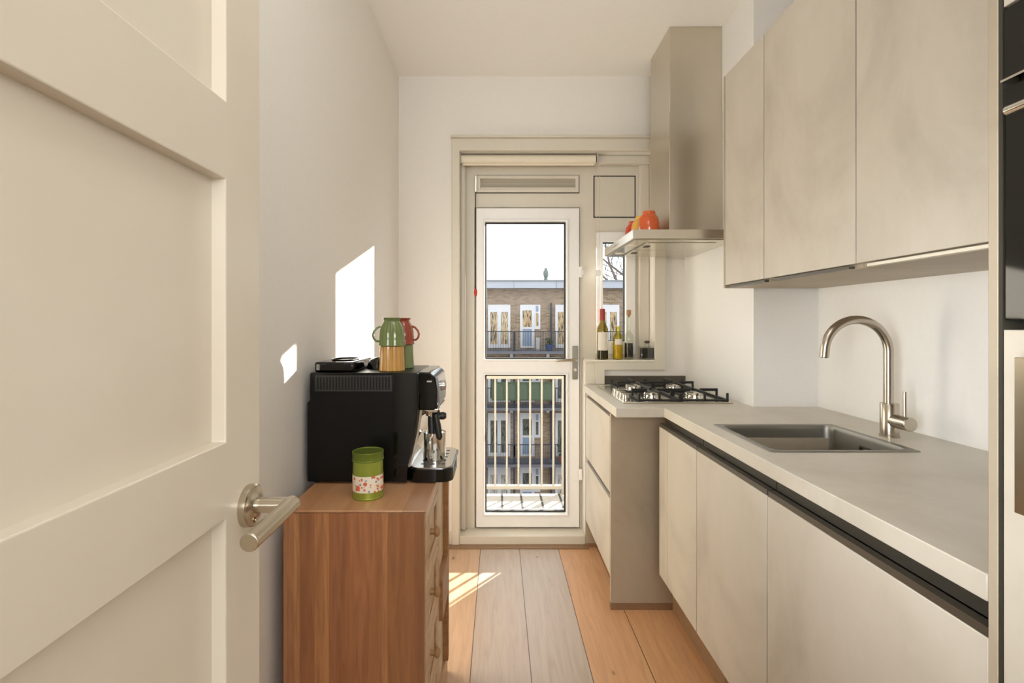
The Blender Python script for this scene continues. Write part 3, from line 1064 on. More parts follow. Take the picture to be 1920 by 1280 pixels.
# ------------------------------------------------------------------ range hood and the jars on it
hd = thing('range_hood', 'stainless steel chimney range hood above the gas hob', 'range hood', (0.82, 2.52, 1.614))
CX0, CY0, CY1 = 0.582, 2.22, 2.82
MB().box(CX0, XN - 0.001, CY0, CY1, 1.6145, 1.655).build('canopy', M['steel'], hd, 0.0015)
MB().frame(CX0 + 0.012, XN - 0.012, CY0 + 0.012, CY1 - 0.012, 0.06, 'z', 1.6105, 1.6145).build('underside_rim', M['steel_h'], hd, 0.001)
for y0 in (CY0 + 0.078, CY0 + 0.303):
    ft = MB().box(CX0 + 0.085, XN - 0.08, y0, y0 + 0.219, 1.607, 1.6142).build('grease_filter', M['steel_h'], hd, 0.002)
    MB().box(CX0 + 0.10, CX0 + 0.125, y0 + 0.085, y0 + 0.125, 1.605, 1.607).build('filter_latch', M['rail_dark'], ft)
for y0 in (CY0 + 0.16, CY1 - 0.16):
    MB().lathe([(0, -0.003), (0.022, -0.003), (0.024, 0), (0, 0)], (CX0 + 0.045, y0, 1.6105)).build('lamp', M['sill'], hd)
mb = MB()
for i in range(5):
    mb.box(CX0 - 0.0015, CX0, 2.48 + i * 0.03, 2.498 + i * 0.03, 1.630, 1.638)
mb.build('control_buttons', M['chrome'], hd)
MB().box(0.803, XN - 0.001, 2.409, 2.715, 1.655, 2.242).build('chimney', M['steel'], hd, 0.001)
MB().box(0.806, XN - 0.001, 2.412, 2.712, 2.242, ZC - 0.001).build('chimney_sleeve', M['steel'], hd, 0.001)


def jar(label, loc, mat):
    j = thing('storage_jar', label, 'jar', loc, 'round glazed jars on the range hood')
    x, y, z = loc
    MB().lathe([(0, 0), (0.034, 0), (0.040, 0.004), (0.047, 0.03), (0.0485, 0.065), (0.044, 0.095), (0.033, 0.110), (0.030, 0.113), (0, 0.113)], loc, seg=36) \
        .build('body', mat, j)
    MB().lathe([(0.0295, 0.1125), (0.0305, 0.114), (0.0305, 0.122), (0.028, 0.127), (0, 0.129)], loc, seg=32).build('lid', mat, j)
    return j


jr = jar('orange glazed jar nearest the front of the range hood', (0.718, 2.45, 1.655), M['orange'])
dup(jr, (0.7165, 2.575, 1.655), 'yellow glazed jar between the orange and red jars', {M['orange'].name: M['yellow']})
dup(jr, (0.7155, 2.70, 1.655), 'red glazed jar at the back of the range hood', {M['orange'].name: M['red']})

# ------------------------------------------------------------------ bottles on the window board
SZ = 1.042


def prof_shell(p, t=0.0015):
    return p + [(max(r - t, 0.0), h) for r, h in reversed(p[1:])]


def bpos(px, y):
    return (px - 935) * y / 960


x = bpos(1130, 2.915)
bt = thing('wine_bottle', 'tall olive green wine bottle with red capsule and white label', 'bottle', (x, 2.915, SZ))
MB().lathe([(0, 0.004), (0.026, 0), (0.0305, 0.004), (0.031, 0.16), (0.029, 0.178), (0.016, 0.205), (0.0135, 0.215), (0.0135, 0.235), (0.0135, 0.262), (0, 0.262)], (x, 2.915, SZ)).build('glass', M['green_glass'], bt)
MB().lathe([(0, 0.006), (0.0285, 0.006), (0.0285, 0.052), (0, 0.052)], (x, 2.915, SZ)).build('wine', M['wine'], bt)
MB().lathe([(0.0142, 0.222), (0.0142, 0.286), (0.012, 0.288), (0, 0.288)], (x, 2.915, SZ)).build('capsule', M['foil'], bt)
mb = MB()
for k_ in range(12):
    a0, a1 = math.radians(-160 + k_ * 10.8), math.radians(-160 + (k_ + 1) * 10.8)
    vs_ = [mb.bm.verts.new((x + 0.0314 * math.cos(a), 2.915 + 0.0314 * math.sin(a), SZ + h)) for a, h in ((a0, 0.052), (a1, 0.052), (a1, 0.155), (a0, 0.155))]
    mb.bm.faces.new(vs_)
mb.build('label', M['label'], bt)

x = bpos(1158.5, 2.915)
bt = thing('oil_bottle', 'short bottle of golden oil second from the wine bottle', 'bottle', (x, 2.915, SZ))
MB().lathe([(0, 0.003), (0.024, 0), (0.027, 0.004), (0.027, 0.122), (0.024, 0.138), (0.0135, 0.150), (0.0125, 0.158), (0.0125, 0.178), (0.0145, 0.180), (0.0145, 0.188), (0, 0.188)], (x, 2.915, SZ)).build('glass', M['yellow_glass'], bt)
MB().lathe([(0, 0.005), (0.0245, 0.005), (0.0245, 0.082), (0, 0.082)], (x, 2.915, SZ)).build('oil', M['oil'], bt)
mb = MB()
for k_ in range(10):
    a0, a1 = math.radians(-140 + k_ * 10), math.radians(-140 + (k_ + 1) * 10)
    vs_ = [mb.bm.verts.new((x + 0.0273 * math.cos(a), 2.915 + 0.0273 * math.sin(a), SZ + h)) for a, h in ((a0, 0.084), (a1, 0.084), (a1, 0.116), (a0, 0.116))]
    mb.bm.faces.new(vs_)
mb.build('label', M['label'], bt)

x = bpos(1179, 2.925)
bt = thing('vinegar_bottle', 'slim corked clear bottle half full of dark vinegar', 'bottle', (x, 2.925, SZ))
MB().lathe([(0, 0.003), (0.022, 0), (0.025, 0.004), (0.025, 0.125), (0.022, 0.140), (0.0105, 0.156), (0.0095, 0.165), (0.0095, 0.245), (0.0115, 0.247), (0.0115, 0.254), (0, 0.254)], (x, 2.925, SZ)).build('glass', M['clear_glass'], bt)
MB().lathe([(0, 0.012), (0.0225, 0.012), (0.0225, 0.092), (0, 0.092)], (x, 2.925, SZ)).build('vinegar', M['vinegar'], bt)
MB().lathe([(0.0, 0.236), (0.0095, 0.2545), (0.0125, 0.255), (0.0125, 0.282), (0, 0.284)], (x, 2.925, SZ)).build('cork', M['cork'], bt)

x = bpos(1213, 2.91)
bt = thing('square_flask', 'squat square flask of dark liquid with a dark stopper', 'bottle', (x, 2.91, SZ))
bowl([(rrect(x - 0.040, x + 0.040, 2.885, 2.935, 0.008), SZ + 0.074), (rrect(x - 0.042, x + 0.042, 2.883, 2.937, 0.008), SZ + 0.070),
      (rrect(x - 0.042, x + 0.042, 2.883, 2.937, 0.008), SZ + 0.003), (rrect(x - 0.039, x + 0.039, 2.886, 2.934, 0.008), SZ)]) \
    .build('glass', M['clear_glass'], bt)
bowl([(rrect(x - 0.036, x + 0.036, 2.889, 2.931, 0.006), SZ + 0.066), (rrect(x - 0.036, x + 0.036, 2.889, 2.931, 0.006), SZ + 0.009)]).prism(rrect(x - 0.036, x + 0.036, 2.889, 2.931, 0.006), 'z', SZ + 0.0655, SZ + 0.066) \
    .build('liquid', M['vinegar'], bt)
MB().lathe([(0.013, 0.072), (0.012, 0.080), (0.012, 0.092), (0, 0.092)], (x, 2.91, SZ)).build('neck', M['clear_glass'], bt)
MB().lathe([(0, 0.090), (0.0135, 0.0925), (0.0145, 0.095), (0.0145, 0.106), (0, 0.108)], (x, 2.91, SZ)).build('stopper', M['dark_stopper'], bt)

# ------------------------------------------------------------------ chest of drawers
QX0, QX1, QY0, QY1, QZ = -0.5315, -0.182, 1.263, 1.84, 0.787
ch = thing('chest_of_drawers', 'wooden chest of drawers against the left wall under the coffee machine', 'chest of drawers', ((QX0 + QX1) / 2, (QY0 + QY1) / 2, 0))
MB().box(QX0, QX1 - 0.002, QY0, QY0 + 0.02, 0.0, QZ - 0.0065).build('side_panel', M['chest'], ch, 0.001)
MB().box(QX0, QX1 - 0.002, QY1 - 0.02, QY1, 0.0, QZ - 0.0065).build('side_panel', M['chest'], ch, 0.001)
MB().box(QX0, QX1 + 0.001, QY0 - 0.0005, QY1 + 0.0005, QZ - 0.006, QZ).build('top', M['chest_top'], ch, 0.0025)
MB().box(QX0, QX0 + 0.008, QY0 + 0.021, QY1 - 0.021, 0.05, QZ - 0.022).build('back', M['stile_wood'], ch)
MB().box(QX0 + 0.01, QX1 - 0.02, QY0 + 0.021, QY1 - 0.021, 0.05, 0.065).build('bottom', M['stile_wood'], ch)
zd = [0.095, 0.251, 0.419, 0.587, 0.752]
DYa, DYb = QY0 + 0.062, 1.530
fy = [QY0 + 0.0205, DYa, DYb, DYb + 0.045, QY1 - 0.062, QY1 - 0.0205]
MB().grid(fy, [0.0, 0.095, 0.251, 0.263, 0.419, 0.431, 0.587, 0.599, 0.752, QZ - 0.0065],
          lambda y, z: not ((DYa < y < DYb and (0.095 < z < 0.251 or 0.263 < z < 0.419 or 0.431 < z < 0.587 or 0.599 < z < 0.752))
                            or (DYb + 0.045 < y < QY1 - 0.062 and 0.095 < z < 0.752)), 'x', QX1 - 0.02, QX1) \
    .build('front_frame', M['light_wood'], ch, 0.001)
for z0, z1 in ((0.097, 0.249), (0.265, 0.417), (0.433, 0.585), (0.601, 0.750)):
    dr = MB().box(QX1 - 0.022, QX1 - 0.006, DYa + 0.002, DYb - 0.002, z0, z1).build('drawer', M['light_wood'], ch, 0.0015)
    MB().frame(DYa + 0.002, DYb - 0.002, z0, z1, 0.022, 'x', QX1 - 0.006, QX1 + 0.001).build('drawer_rim', M['light_wood'], dr, 0.002)
    MB().lathe([(0, 0), (0.009, 0), (0.0075, 0.006), (0.0085, 0.011), (0.0135, 0.015), (0.0145, 0.020), (0.011, 0.025), (0, 0.027)],
               (QX1 - 0.006, (DYa + DYb) / 2 - 0.012, (z0 + z1) / 2 - 0.002), 'x', 24).build('drawer_knob', M['knob_wood'], dr)
cy0, cy1 = DYb + 0.047, QY1 - 0.064
cd = MB().grid([cy0, cy1 - 0.03, cy1], [0.097, 0.33, 0.46, 0.75], lambda y, z: y > cy1 - 0.03 or 0.33 < z < 0.46, 'x', QX1 - 0.018, QX1 + 0.010).build('door', M['stile_wood'], ch, 0.002)
MB().box(QX1 - 0.018, QX1 - 0.008, cy0, cy1 - 0.031, 0.461, 0.75).build('door_panel', M['cream_wood'], cd)
MB().box(QX1 - 0.018, QX1 - 0.008, cy0, cy1 - 0.031, 0.097, 0.329).build('door_panel', M['cream_wood'], cd)

# ------------------------------------------------------------------ coffee machine
cmY0, cmY1 = 1.47, 1.735
cf = thing('coffee_machine', 'black bean-to-cup coffee machine on the chest of drawers', 'coffee machine', (-0.36, 1.60, QZ))
side = [(-0.551, 0.793), (-0.551, 1.020), (-0.5436, 1.026), (-0.5436, 1.1035), (-0.540, 1.1065), (-0.236, 1.1065), (-0.229, 1.098), (-0.228, 1.05),
        (-0.232, 0.99), (-0.240, 0.93), (-0.253, 0.87), (-0.262, 0.83), (-0.264, 0.793)]
MB().prism(side, 'y', cmY0 + 0.002, cmY1).build('body', M['black'], cf, 0.003)
MB().prism([(-0.303, 0.7945), (-0.303, 1.1055)] + side[5:], 'y', cmY0 - 0.002, cmY0 + 0.0018).build('gloss_side_panel', M['black_gloss'], cf, 0.001)
for fxx in (-0.53, -0.29):
    for fyy in (1.50, 1.70):
        MB().lathe([(0, 0), (0.012, 0), (0.012, 0.0065), (0, 0.0065)], (fxx, fyy, QZ), seg=16).build('foot', M['black_matt'], cf)
MB().box(-0.528, -0.306, cmY0 + 0.0004, cmY0 + 0.0021, 1.053, 1.099).build('vent_plate', M['vent_plate'], cf)
mb = MB()
for i in range(24):
    xx = -0.522 + i * 0.0089
    mb.box(xx, xx + 0.0046, cmY0 - 0.0001, cmY0 + 0.0018, 1.058, 1.094)
mb.build('vent_grille', M['slot'], cf)
MB().prism([(-0.232, 0.997), (-0.186, 0.997), (-0.179, 1.006), (-0.177, 1.05), (-0.183, 1.09), (-0.200, 1.1065), (-0.232, 1.1065)], 'y', cmY0 + 0.012, cmY1 - 0.012) \
    .build('front_head', M['black_gloss'], cf, 0.004)
MB().prism([(-0.178, 1.006), (-0.175, 1.007), (-0.173, 1.05), (-0.179, 1.088), (-0.183, 1.09), (-0.1775, 1.05)], 'y', 1.515, 1.69).build('control_panel', M['silver_plate'], cf)
MB().lathe([(0, 0), (0.016, 0), (0.0165, 0.006), (0.014, 0.014), (0, 0.015)], (-0.176, 1.57, 1.058), 'x', 28).build('dial', M['silver_plate'], cf)
for yy in (1.62, 1.65):
    MB().lathe([(0, 0), (0.006, 0), (0.006, 0.004), (0, 0.004)], (-0.175, yy, 1.058), 'x', 16).build('button', M['silver_plate'], cf)
MB().tube([(-0.207, 1.481, 1.080), (-0.193, 1.481, 1.080)], 0.0035, 10).build('badge', M['silver_plate'], cf)
MB().prism([(-0.205, 0.985), (-0.182, 0.985), (-0.176, 0.9965), (-0.232, 0.9965)], 'y', 1.51, 1.70).build('chrome_lip', M['chrome'], cf, 0.002)
MB().box(-0.535, -0.420, 1.485, 1.70, 1.1067, 1.136).build('water_tank_lid', M['black_gloss'], cf, 0.006)
MB().lathe([(0.0, 0.035), (0.012, 0.034), (0.024, 0.026), (0.031, 0.012), (0.034, 0.0), (0, 0.0)], (-0.383, 1.62, 1.1067), seg=40).build('bean_lid', M['black_gloss'], cf)
ring = [(-0.478 + 0.038 * math.cos(a), 1.60 + 0.06 * math.sin(a), 1.1378) for a in [2 * PI * i / 24 for i in range(25)]]
MB().tube(ring, 0.0018, 8).build('lid_ring', M['black'], cf)
tray = MB().prism(rrect(-0.268, -0.133, cmY0 + 0.004, cmY1 - 0.004, 0.035, 5), 'z', QZ + 0.003, 0.828).build('drip_tray', M['black_gloss'], cf, 0.002)
MB().prism(rrect(-0.258, -0.139, cmY0 + 0.010, cmY1 - 0.010, 0.030, 5), 'z', 0.8282, 0.8315).build('tray_plate', M['silver_plate'], tray)
for i in range(5):
    for j in range(3):
        MB().lathe([(0, 0.0005), (0.006, 0.0005), (0.006, 0), (0, 0)], (-0.165 - j * 0.03, 1.52 + i * 0.04, 0.8315), seg=14).build('drain_hole', M['black'], tray)
MB().prism([(-0.262, 0.83), (-0.252, 0.87), (-0.239, 0.93), (-0.230, 0.997), (-0.222, 0.997), (-0.231, 0.93), (-0.247, 0.86), (-0.256, 0.832)], 'y', cmY0 + 0.02, cmY1 - 0.02) \
    .build('front_plate', M['chrome'], cf)
sp = MB().lathe([(0, 0), (0.018, 0), (0.020, -0.012), (0.016, -0.02), (0.0, -0.02)], (-0.207, 1.575, 0.9855), seg=24).build('brew_head', M['chrome'], cf)
MB().tube([(-0.207, 1.575, 0.967), (-0.205, 1.57, 0.94), (-0.2035, 1.565, 0.900), (-0.203, 1.564, 0.895)], [0.011, 0.0125, 0.011, 0.005], 16).build('spout', M['black_matt'], cf)
MB().tube([(-0.190, 1.545, 0.975), (-0.184, 1.542, 0.94), (-0.178, 1.54, 0.905), (-0.177, 1.54, 0.898)], [0.008, 0.0105, 0.0095, 0.003], 16).build('steam_wand', M['black_matt'], cf)
MB().lathe([(0, 0), (0.011, 0), (0.012, 0.012), (0.008, 0.02), (0, 0.02)], (-0.180, 1.56, 0.967), 'x', 20).build('steam_knob', M['black_matt'], cf)
MB().tube([(-0.186, 1.56, 0.9835), (-0.183, 1.56, 0.967)], 0.006, 12).build('knob_arm', M['black_matt'], cf)

# milk jug on the drip tray
px_, py_, pz_ = -0.1985, 1.585, 0.8318
mj = thing('milk_jug', 'small stainless steel milk jug on the coffee machine drip tray', 'jug', (px_, py_, pz_))
MB().lathe([(0, 0), (0.033, 0), (0.0345, 0.002), (0.0345, 0.078), (0.0355, 0.082), (0.0345, 0.082), (0.0330, 0.078), (0.0330, 0.003), (0, 0.003)], (px_, py_, pz_), seg=36).build('body', M['chrome'], mj)
MB().tube([(px_ - 0.006, py_ - 0.033, pz_ + 0.070), (px_ - 0.007, py_ - 0.048, pz_ + 0.070), (px_ - 0.007, py_ - 0.052, pz_ + 0.062), (px_ - 0.007, py_ - 0.052, pz_ + 0.022),
           (px_ - 0.007, py_ - 0.047, pz_ + 0.014), (px_ - 0.006, py_ - 0.033, pz_ + 0.014)], 0.0045, 10).build('handle', M['chrome'], mj)


# ------------------------------------------------------------------ mugs stacked on the coffee machine
MZ = 1.1067


def mug(label, loc, mat, hang):
    m = thing('mug', label, 'mug', loc, 'upside-down mugs stacked on the coffee machine')
    MB().lathe([(0.0365, 0), (0.0385, 0.001), (0.0385, 0.006), (0.0375, 0.010), (0.0375, 0.022), (0.0365, 0.040), (0.033, 0.056), (0.0265, 0.069), (0.0235, 0.074),
                (0.0245, 0.078), (0.0285, 0.083), (0.027, 0.0842), (0.0, 0.0835)], loc, seg=64, flute=0.03, nfl=18).build('body', mat, m)
    x, y, z = loc
    c, s = math.cos(hang), math.sin(hang)
    pts = [(0.034, 0.058), (0.044, 0.054), (0.053, 0.044), (0.0565, 0.033), (0.054, 0.022), (0.047, 0.015), (0.036, 0.014)]
    MB().tube([(x + r * c, y + r * s, z + h) for r, h in pts], 0.0034, 10).build('handle', mat, m)
    return m


def low_mug(label, loc, mat):
    m = thing('mug', label, 'mug', loc, 'upside-down mugs stacked on the coffee machine')
    MB().lathe([(0.0355, 0), (0.0375, 0.001), (0.0372, 0.008), (0.0362, 0.03), (0.0345, 0.066), (0.034, 0.0725), (0.030, 0.074), (0, 0.074)], loc, seg=64, flute=0.04, nfl=18).build('body', mat, m)
    return m


m1 = (-0.320, 1.536, MZ + 0.0003)
low_mug('mustard yellow ribbed mug under the green mug', m1, M['mug_yellow'])
mug('green ribbed mug upside down on the mustard yellow mug', (m1[0], m1[1], m1[2] + 0.0742), M['mug_green'], math.radians(200))
m2 = (-0.309, 1.632, MZ + 0.0003)
low_mug('dark green ribbed mug under the red mug', m2, M['mug_green'])
mug('brick red ribbed mug upside down behind the green mug', (m2[0], m2[1], m2[2] + 0.0742), M['mug_red'], math.radians(-8))

# green tin with a floral band
tx, ty = -0.349, 1.368
tn = thing('tea_tin', 'round green metal tin with floral paper band on the chest', 'tin', (tx, ty, QZ))
MB().lathe([(0, 0), (0.0395, 0), (0.0405, 0.0015), (0.0405, 0.004), (0.0395, 0.005), (0.0395, 0.098), (0, 0.098)], (tx, ty, QZ), seg=48).build('body', M['tin'], tn)
MB().lathe([(0.0398, 0.0205), (0.0401, 0.0205), (0.0401, 0.0625), (0.0398, 0.0625)], (tx, ty, QZ), seg=48).build('paper_band', M['floral'], tn)
MB().lathe([(0.0405, 0.0985), (0.0418, 0.0995), (0.0418, 0.1015), (0.0408, 0.1025), (0.0408, 0.119), (0.0415, 0.121), (0.0405, 0.1225), (0.038, 0.1205), (0, 0.1205)], (tx, ty, QZ), seg=48) \
    .build('lid', M['tin_dark'], tn)

# outer face of our own block around the opening
M['outer'] = plain('outer_brickwork', rgb(104, 88, 74), 0.9, var=0.1, nscale=40)
struct(MB().grid([-9, OX0 - 0.03, OXD + 0.03, OX1 + 0.03, 11], [-9.5, -0.02, OZS - 0.03, OZT + 0.03, 7.5],
                 lambda x, z: not (OX0 - 0.03 < x < OX1 + 0.03 and -0.02 < z < OZT + 0.03 and (x < OXD + 0.03 or z > OZS - 0.03)), 'y', 3.101, 3.118)
       .build('wall_outer', M['outer'], loc=(0, 0, 0)), 'outer brick face around the balcony door', 'wall')

# ------------------------------------------------------------------ balcony outside the door
BY0, BY1 = 3.12, 3.78
struct(MB().box(-1.6, 2.4, BY0 - 0.02, BY1, -0.20, -0.01).build('floor_balcony', M['balcony'], loc=(0, 0, 0)), 'pale sunlit balcony floor outside the door', 'balcony')
rl = thing('balcony_railing', 'white metal railing with upright bars on the balcony', 'railing', (0.2, 3.80, -0.2))
RYc = 3.80
MB().box(-1.6, 2.4, RYc - 0.022, RYc + 0.022, 0.835, 0.862).build('top_rail', M['rail_white'], rl, 0.004)
MB().box(-1.6, 2.4, RYc - 0.022, RYc + 0.022, 0.020, 0.046).build('bottom_rail', M['rail_white'], rl, 0.004)
n0 = (928.5 - 935) * RYc / 960
for i in range(-18, 27):
    xx = n0 + i * 21.8 * RYc / 960
    MB().box(xx - 0.0068, xx + 0.0068, RYc - 0.0068, RYc + 0.0068, 0.045, 0.836).build('baluster', M['rail_white'], rl)
for xx in (-1.5, 0.485, 2.3):
    MB().box(xx - 0.016, xx + 0.016, RYc - 0.02, RYc + 0.02, -0.2, 0.84).build('post', M['rail_white'], rl)
mb = MB()
for px in (905, 941.7, 979, 1017.5, 1055):
    xx = (px - 935) * 3.55 / 960
    mb.box(xx - 0.007, xx + 0.007, BY0 + 0.05, BY1 - 0.002, -0.0115, -0.0085)
tag(mb.build('floor_joints', M['joint'], loc=(0, 0, 0)), 'dark joint strips across the balcony floor', 'floor joints', kind='structure')

# ------------------------------------------------------------------ apartment block across the courtyard
FY = 25.0
PM = 960 / FY


def gx(px):
    return (px - 935) / PM


def gz(py):
    return 1.25 - (py - 605) / PM


bd = thing('apartment_building', 'brown brick apartment block with white balcony doors across the courtyard', 'building', (2.0, FY, -9.5))
MB().box(-16, 22, FY, FY + 9, -9.5, gz(541)).build('brick_wall', M['brick'], bd)
MB().box(-16.2, 22.2, FY - 0.45, FY + 9, gz(541), gz(528)).build('roof_fascia', M['fascia'], bd)
MB().box(-16.2, 22.2, FY - 0.50, FY + 9, gz(528), gz(526)).build('roof_edge', M['roof_grey'], bd)
mb = MB()
for px in range(250, 1700, 78):
    mb.box(gx(px + 11) - 0.015, gx(px + 11) + 0.015, FY - 0.456, FY - 0.45, gz(541), gz(528))
mb.build('fascia_seams', M['roof_grey'], bd)
cx_ = gx(1025)
MB().lathe([(0.10, 0), (0.10, 0.15), (0.07, 0.16), (0.11, 0.22), (0.14, 0.38), (0.12, 0.52), (0.07, 0.56), (0.07, 0.60), (0.10, 0.64), (0, 0.66)], (cx_, FY + 0.4, gz(526)), seg=16).build('roof_vent', M['copper'], bd)
ST = 101.5


def far_double(pxc, row):
    y = ST * row
    f = MB()
    x0, x1, z0, z1 = gx(pxc - 21), gx(pxc + 21), gz(652 + y), gz(571 + y)
    xm = (x0 + x1) / 2
    g = 0.13
    f.grid([x0, x0 + 0.12, xm - 0.09, xm + 0.09, x1 - 0.12, x1], [z0, z0 + 0.18, z1 - 0.36, z1],
           lambda x_, z_: not ((x0 + 0.12 < x_ < xm - 0.09 or xm + 0.09 < x_ < x1 - 0.12) and z0 + 0.18 < z_ < z1 - 0.36), 'y', FY - 0.04, FY)
    fo = f.build('balcony_door', M['far_white'], bd)
    MB().box(x0 + 0.11, x1 - 0.11, FY - 0.015, FY - 0.002, z0 + 0.17, z1 - 0.35).build('pane', M[('far_curtain', 'far_dark', 'far_dark', 'far_sheer')[row]], fo)


def far_single(px0, row, mirror=False):
    y = ST * row
    z0, z1 = gz(652 + y), gz(571 + y)
    sg = -1 if mirror else 1

    def X(p):
        return gx(px0) + sg * p / PM
    f = MB()
    xs = sorted((X(0), X(5), X(22), X(27)))
    f.grid(xs, [z0, z0 + 0.10, z0 + 0.92, z0 + 1.02, z1 - 0.28, z1],
           lambda x_, z_: not (xs[1] < x_ < xs[2] and (z0 + 0.10 < z_ < z0 + 0.92 or z0 + 1.02 < z_ < z1 - 0.28)), 'y', FY - 0.04, FY)
    fo = f.build('balcony_door', M['far_white'], bd)
    MB().box(xs[1] - 0.01, xs[2] + 0.01, FY - 0.016, FY - 0.002, z0 + 1.01, z1 - 0.27).build('pane', M[('far_curtain', 'far_dark', 'far_dark', 'far_dark')[row]], fo)
    MB().box(xs[1] - 0.01, xs[2] + 0.01, FY - 0.016, FY - 0.002, z0 + 0.09, z0 + 0.93).build('blue_panel', M['far_blue'], fo)
    xs = sorted((X(27.2), X(29.5), X(34.5), X(38)))
    zb = gz(617 + y)
    f = MB()
    f.grid(xs, [zb, zb + 0.14, z1 - 0.42, z1 - 0.36, z1 - 0.06, z1],
           lambda x_, z_: not (xs[1] < x_ < xs[2] and (zb + 0.14 < z_ < z1 - 0.42 or z1 - 0.36 < z_ < z1 - 0.06)), 'y', FY - 0.04, FY)
    fo = f.build('window', M['far_white'], bd)
    MB().box(xs[1] - 0.01, xs[2] + 0.01, FY - 0.016, FY - 0.002, zb + 0.13, z1 - 0.41).build('pane', M[('far_curtain', 'far_dark', 'far_dark', 'far_dark')[row]], fo)
    MB().box(xs[1] - 0.01, xs[2] + 0.01, FY - 0.016, FY - 0.002, z1 - 0.37, z1 - 0.05).build('blue_panel', M['far_blue'], fo)


for row in range(4):
    for pxc in (810, 936, 1062, 1140, 1266):
        far_double(pxc, row)
    for pxs, mir in ((897, True), (975, False), (1218, True)):
        far_single(pxs, row, mir)
    # continuous balcony slab and its thin railing
    zs1, zs0 = gz(656 + ST * row), gz(661 + ST * row)
    MB().box(gx(640), gx(1440), FY - 1.1, FY, zs0, zs1).build('balcony_slab', M['slab'], bd)
    for px in (884, 959, 1027, 1101, 1180):
        MB().box(gx(px) - 0.07, gx(px) + 0.07, FY - 0.12, FY, gz(671 + ST * row), zs0).build('white_post', M['far_white'], bd)
    mb = MB()
    for px in range(860, 1210, 3):
        mb.box(gx(px) - 0.009, gx(px) + 0.009, FY - 1.08, FY - 1.062, zs1, zs1 + 0.92)
    mb.box(gx(858), gx(1212), FY - 1.09, FY - 1.05, zs1 + 0.90, zs1 + 0.94)
    mb.box(gx(858), gx(1212), FY - 1.09, FY - 1.05, zs1 + 0.05, zs1 + 0.08)
    mb.build('balcony_rail', M['far_rail'], bd)
    MB().box(gx(963) - 0.05, gx(963) + 0.05, FY - 1.0, FY - 0.9, zs1 - 2.3, zs1 + 0.9).build('drain_pipe', M['far_rail'], bd)
    MB().box(gx(1033) - 0.035, gx(1033) + 0.035, FY - 0.15, FY, zs1, zs1 + 2.3).build('drain_pipe', M['far_rail'], bd)

# green cloth screen across the second balcony
k = (FY - 0.95) / FY
gs = thing('balcony_screen', 'wide green cloth screen hung along an opposite balcony', 'screen', (gx(978), FY - 1.13, gz(745)))
MB().box(gx(922), gx(1036), FY - 1.145, FY - 1.125, gz(744), gz(711)).build('cloth', M['awning'], gs)
for px in (934, 956, 978, 1000, 1022):
    pts = [(gx(px - 8), gz(742))] + [(gx(px) - 8 / PM * math.cos(PI * i / 10), gz(722) + 8 / PM * math.sin(PI * i / 10)) for i in range(11)] + [(gx(px + 8), gz(742))]
    MB().prism(pts, 'y', FY - 1.152, FY - 1.146).build('arch', M['awning_dark'], gs)
z_a = gz(656)
tag(MB().box(gx(1003), gx(1009), FY - 0.95, FY - 0.65, z_a, z_a + 0.62).build('storage_box', M['far_white'], bevel=0.02), 'white box standing on the topmost opposite balcony', 'box')
p_ = thing('plant_pot', 'blue pot of leaves on the topmost opposite balcony', 'potted plant', (gx(1027), FY - 0.8, z_a))
MB().lathe([(0, 0), (0.14, 0), (0.19, 0.3), (0, 0.3)], (gx(1027), FY - 0.8, z_a), seg=16).build('pot', M['blue_pot'], p_)
mb = MB()
for i in range(40):
    a, r, h = random.random() * 6.28, random.random() * 0.22, 0.3 + random.random() * 0.3
    mb.lathe([(0, -0.05), (0.05, 0), (0, 0.05)], (gx(1027) + r * math.cos(a), FY - 0.8 + r * math.sin(a), z_a + h), seg=5)
mb.build('leaves', M['plant'], p_)
z_c = gz(656 + 2 * ST)
p2 = thing('plant_pot', 'leafy plant in a terracotta pot on a lower opposite balcony', 'potted plant', (gx(1054), FY - 0.8, z_c))
MB().lathe([(0, 0), (0.22, 0), (0.28, 0.36), (0, 0.36)], (gx(1054), FY - 0.8, z_c), seg=16).build('pot', M['terracotta'], p2)
mb = MB()
for i in range(70):
    a, r, h = random.random() * 6.28, random.random() * 0.3, 0.36 + random.random() * 0.6
    mb.lathe([(0, -0.07), (0.06, 0), (0, 0.07)], (gx(1054) + r * math.cos(a), FY - 0.8 + r * math.sin(a), z_c + h), seg=5)
mb.build('leaves', M['plant'], p2)

# bare tree behind the roof, seen through the side window
tr = thing('bare_tree', 'leafless tree rising behind the opposite roof', 'tree', (9.9, 37.5, -9.5))
mb = MB()


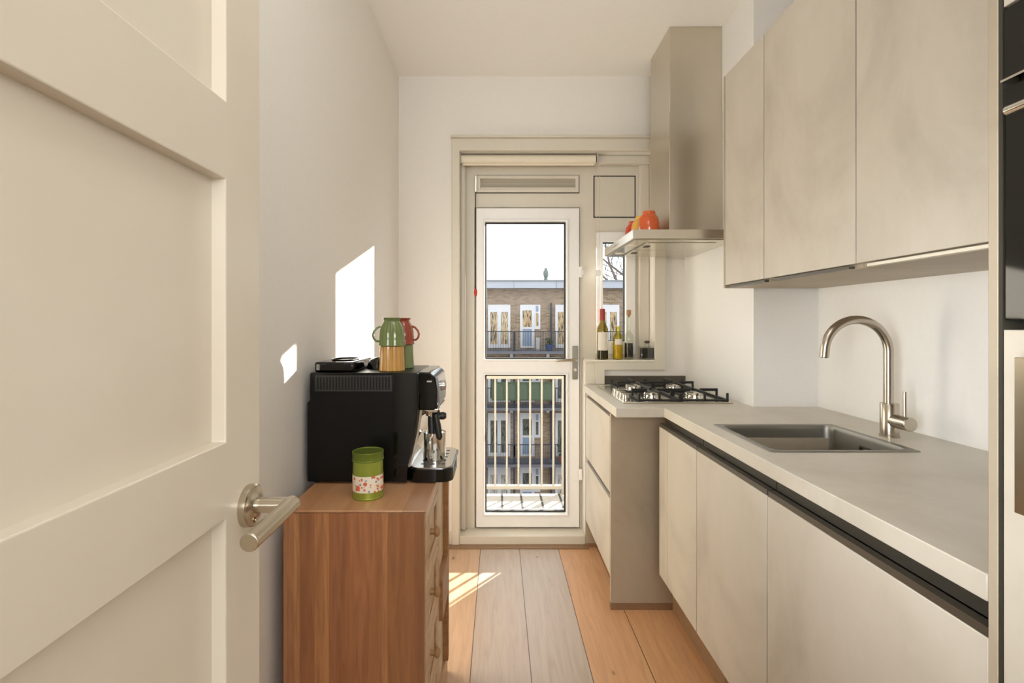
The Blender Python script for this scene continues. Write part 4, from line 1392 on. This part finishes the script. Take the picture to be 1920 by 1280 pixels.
def branch(p, d, L, r, depth):
    pts, rs = [p], [r]
    q = Vector(p)
    dd = Vector(d).normalized()
    for i in range(4):
        dd = (dd + Vector((random.uniform(-.16, .16), random.uniform(-.16, .16), random.uniform(-.06, .12)))).normalized()
        q = q + dd * L / 4
        pts.append(q.copy())
        rs.append(r * (1 - 0.13 * (i + 1)))
    mb.tube(pts, rs, 5)
    if depth > 0:
        for k_ in range(3):
            i = random.choice((2, 3, 4, 4))
            ax = Vector((random.uniform(-1, 1), random.uniform(-0.6, 0.6), random.uniform(-0.35, 0.9)))
            branch(pts[i], (dd * 0.9 + ax).normalized(), L * random.uniform(0.6, 0.8), max(rs[i] * 0.62, 0.024), depth - 1)


MB().cyl((9.9, 37.5, -9.5), (10.3, 37.5, 1.6), 0.38, 0.28, 10).build('trunk', M['bark'], tr)
limbs = [[(10.3, 1.5), (9.9, 3.8), (9.26, 4.75), (8.4, 5.4), (7.5, 6.1), (6.7, 6.9)],
         [(10.3, 1.5), (9.3, 3.2), (8.6, 4.4), (8.1, 5.4), (7.8, 6.6), (7.6, 8.0)],
         [(10.3, 1.5), (10.0, 4.2), (9.3, 5.8), (8.7, 7.0), (8.3, 8.6)],
         [(10.3, 1.5), (9.0, 3.4), (8.1, 4.3), (7.4, 5.0), (6.7, 5.8)],
         [(10.3, 1.5), (10.6, 4.5), (10.4, 6.5), (9.9, 8.8)], [(10.3, 1.5), (11.4, 4.0), (12.3, 5.8), (12.8, 7.8)],
         [(10.3, 1.5), (11.0, 4.6), (11.3, 6.8), (11.2, 9.0)]]
for k_, L_ in enumerate(limbs):
    P_ = [Vector((x_, 37.5 + 0.35 * math.sin(2.1 * k_ + 0.6 * n_), z_)) for n_, (x_, z_) in enumerate(L_)]
    n_ = len(P_)
    mb.tube(P_, [0.13 - 0.085 * i_ / (n_ - 1) for i_ in range(n_)], 6)
    for i_ in range(1, n_ - 1):
        d_ = (P_[i_ + 1] - P_[i_]).normalized()
        for sg in (-1, 1):
            branch(P_[i_], d_ + Vector((-sg * d_.z, random.uniform(-.3, .3), sg * d_.x)) * random.uniform(0.5, 0.9), random.uniform(0.9, 1.5), 0.035, 1)
mb.build('branches', M['bark'], tr)
struct(MB().box(-20, 26, 3.9, 45, -9.7, -9.5).build('ground', M['slab'], loc=(0, 0, 0)), 'courtyard ground far below the balcony', 'ground')
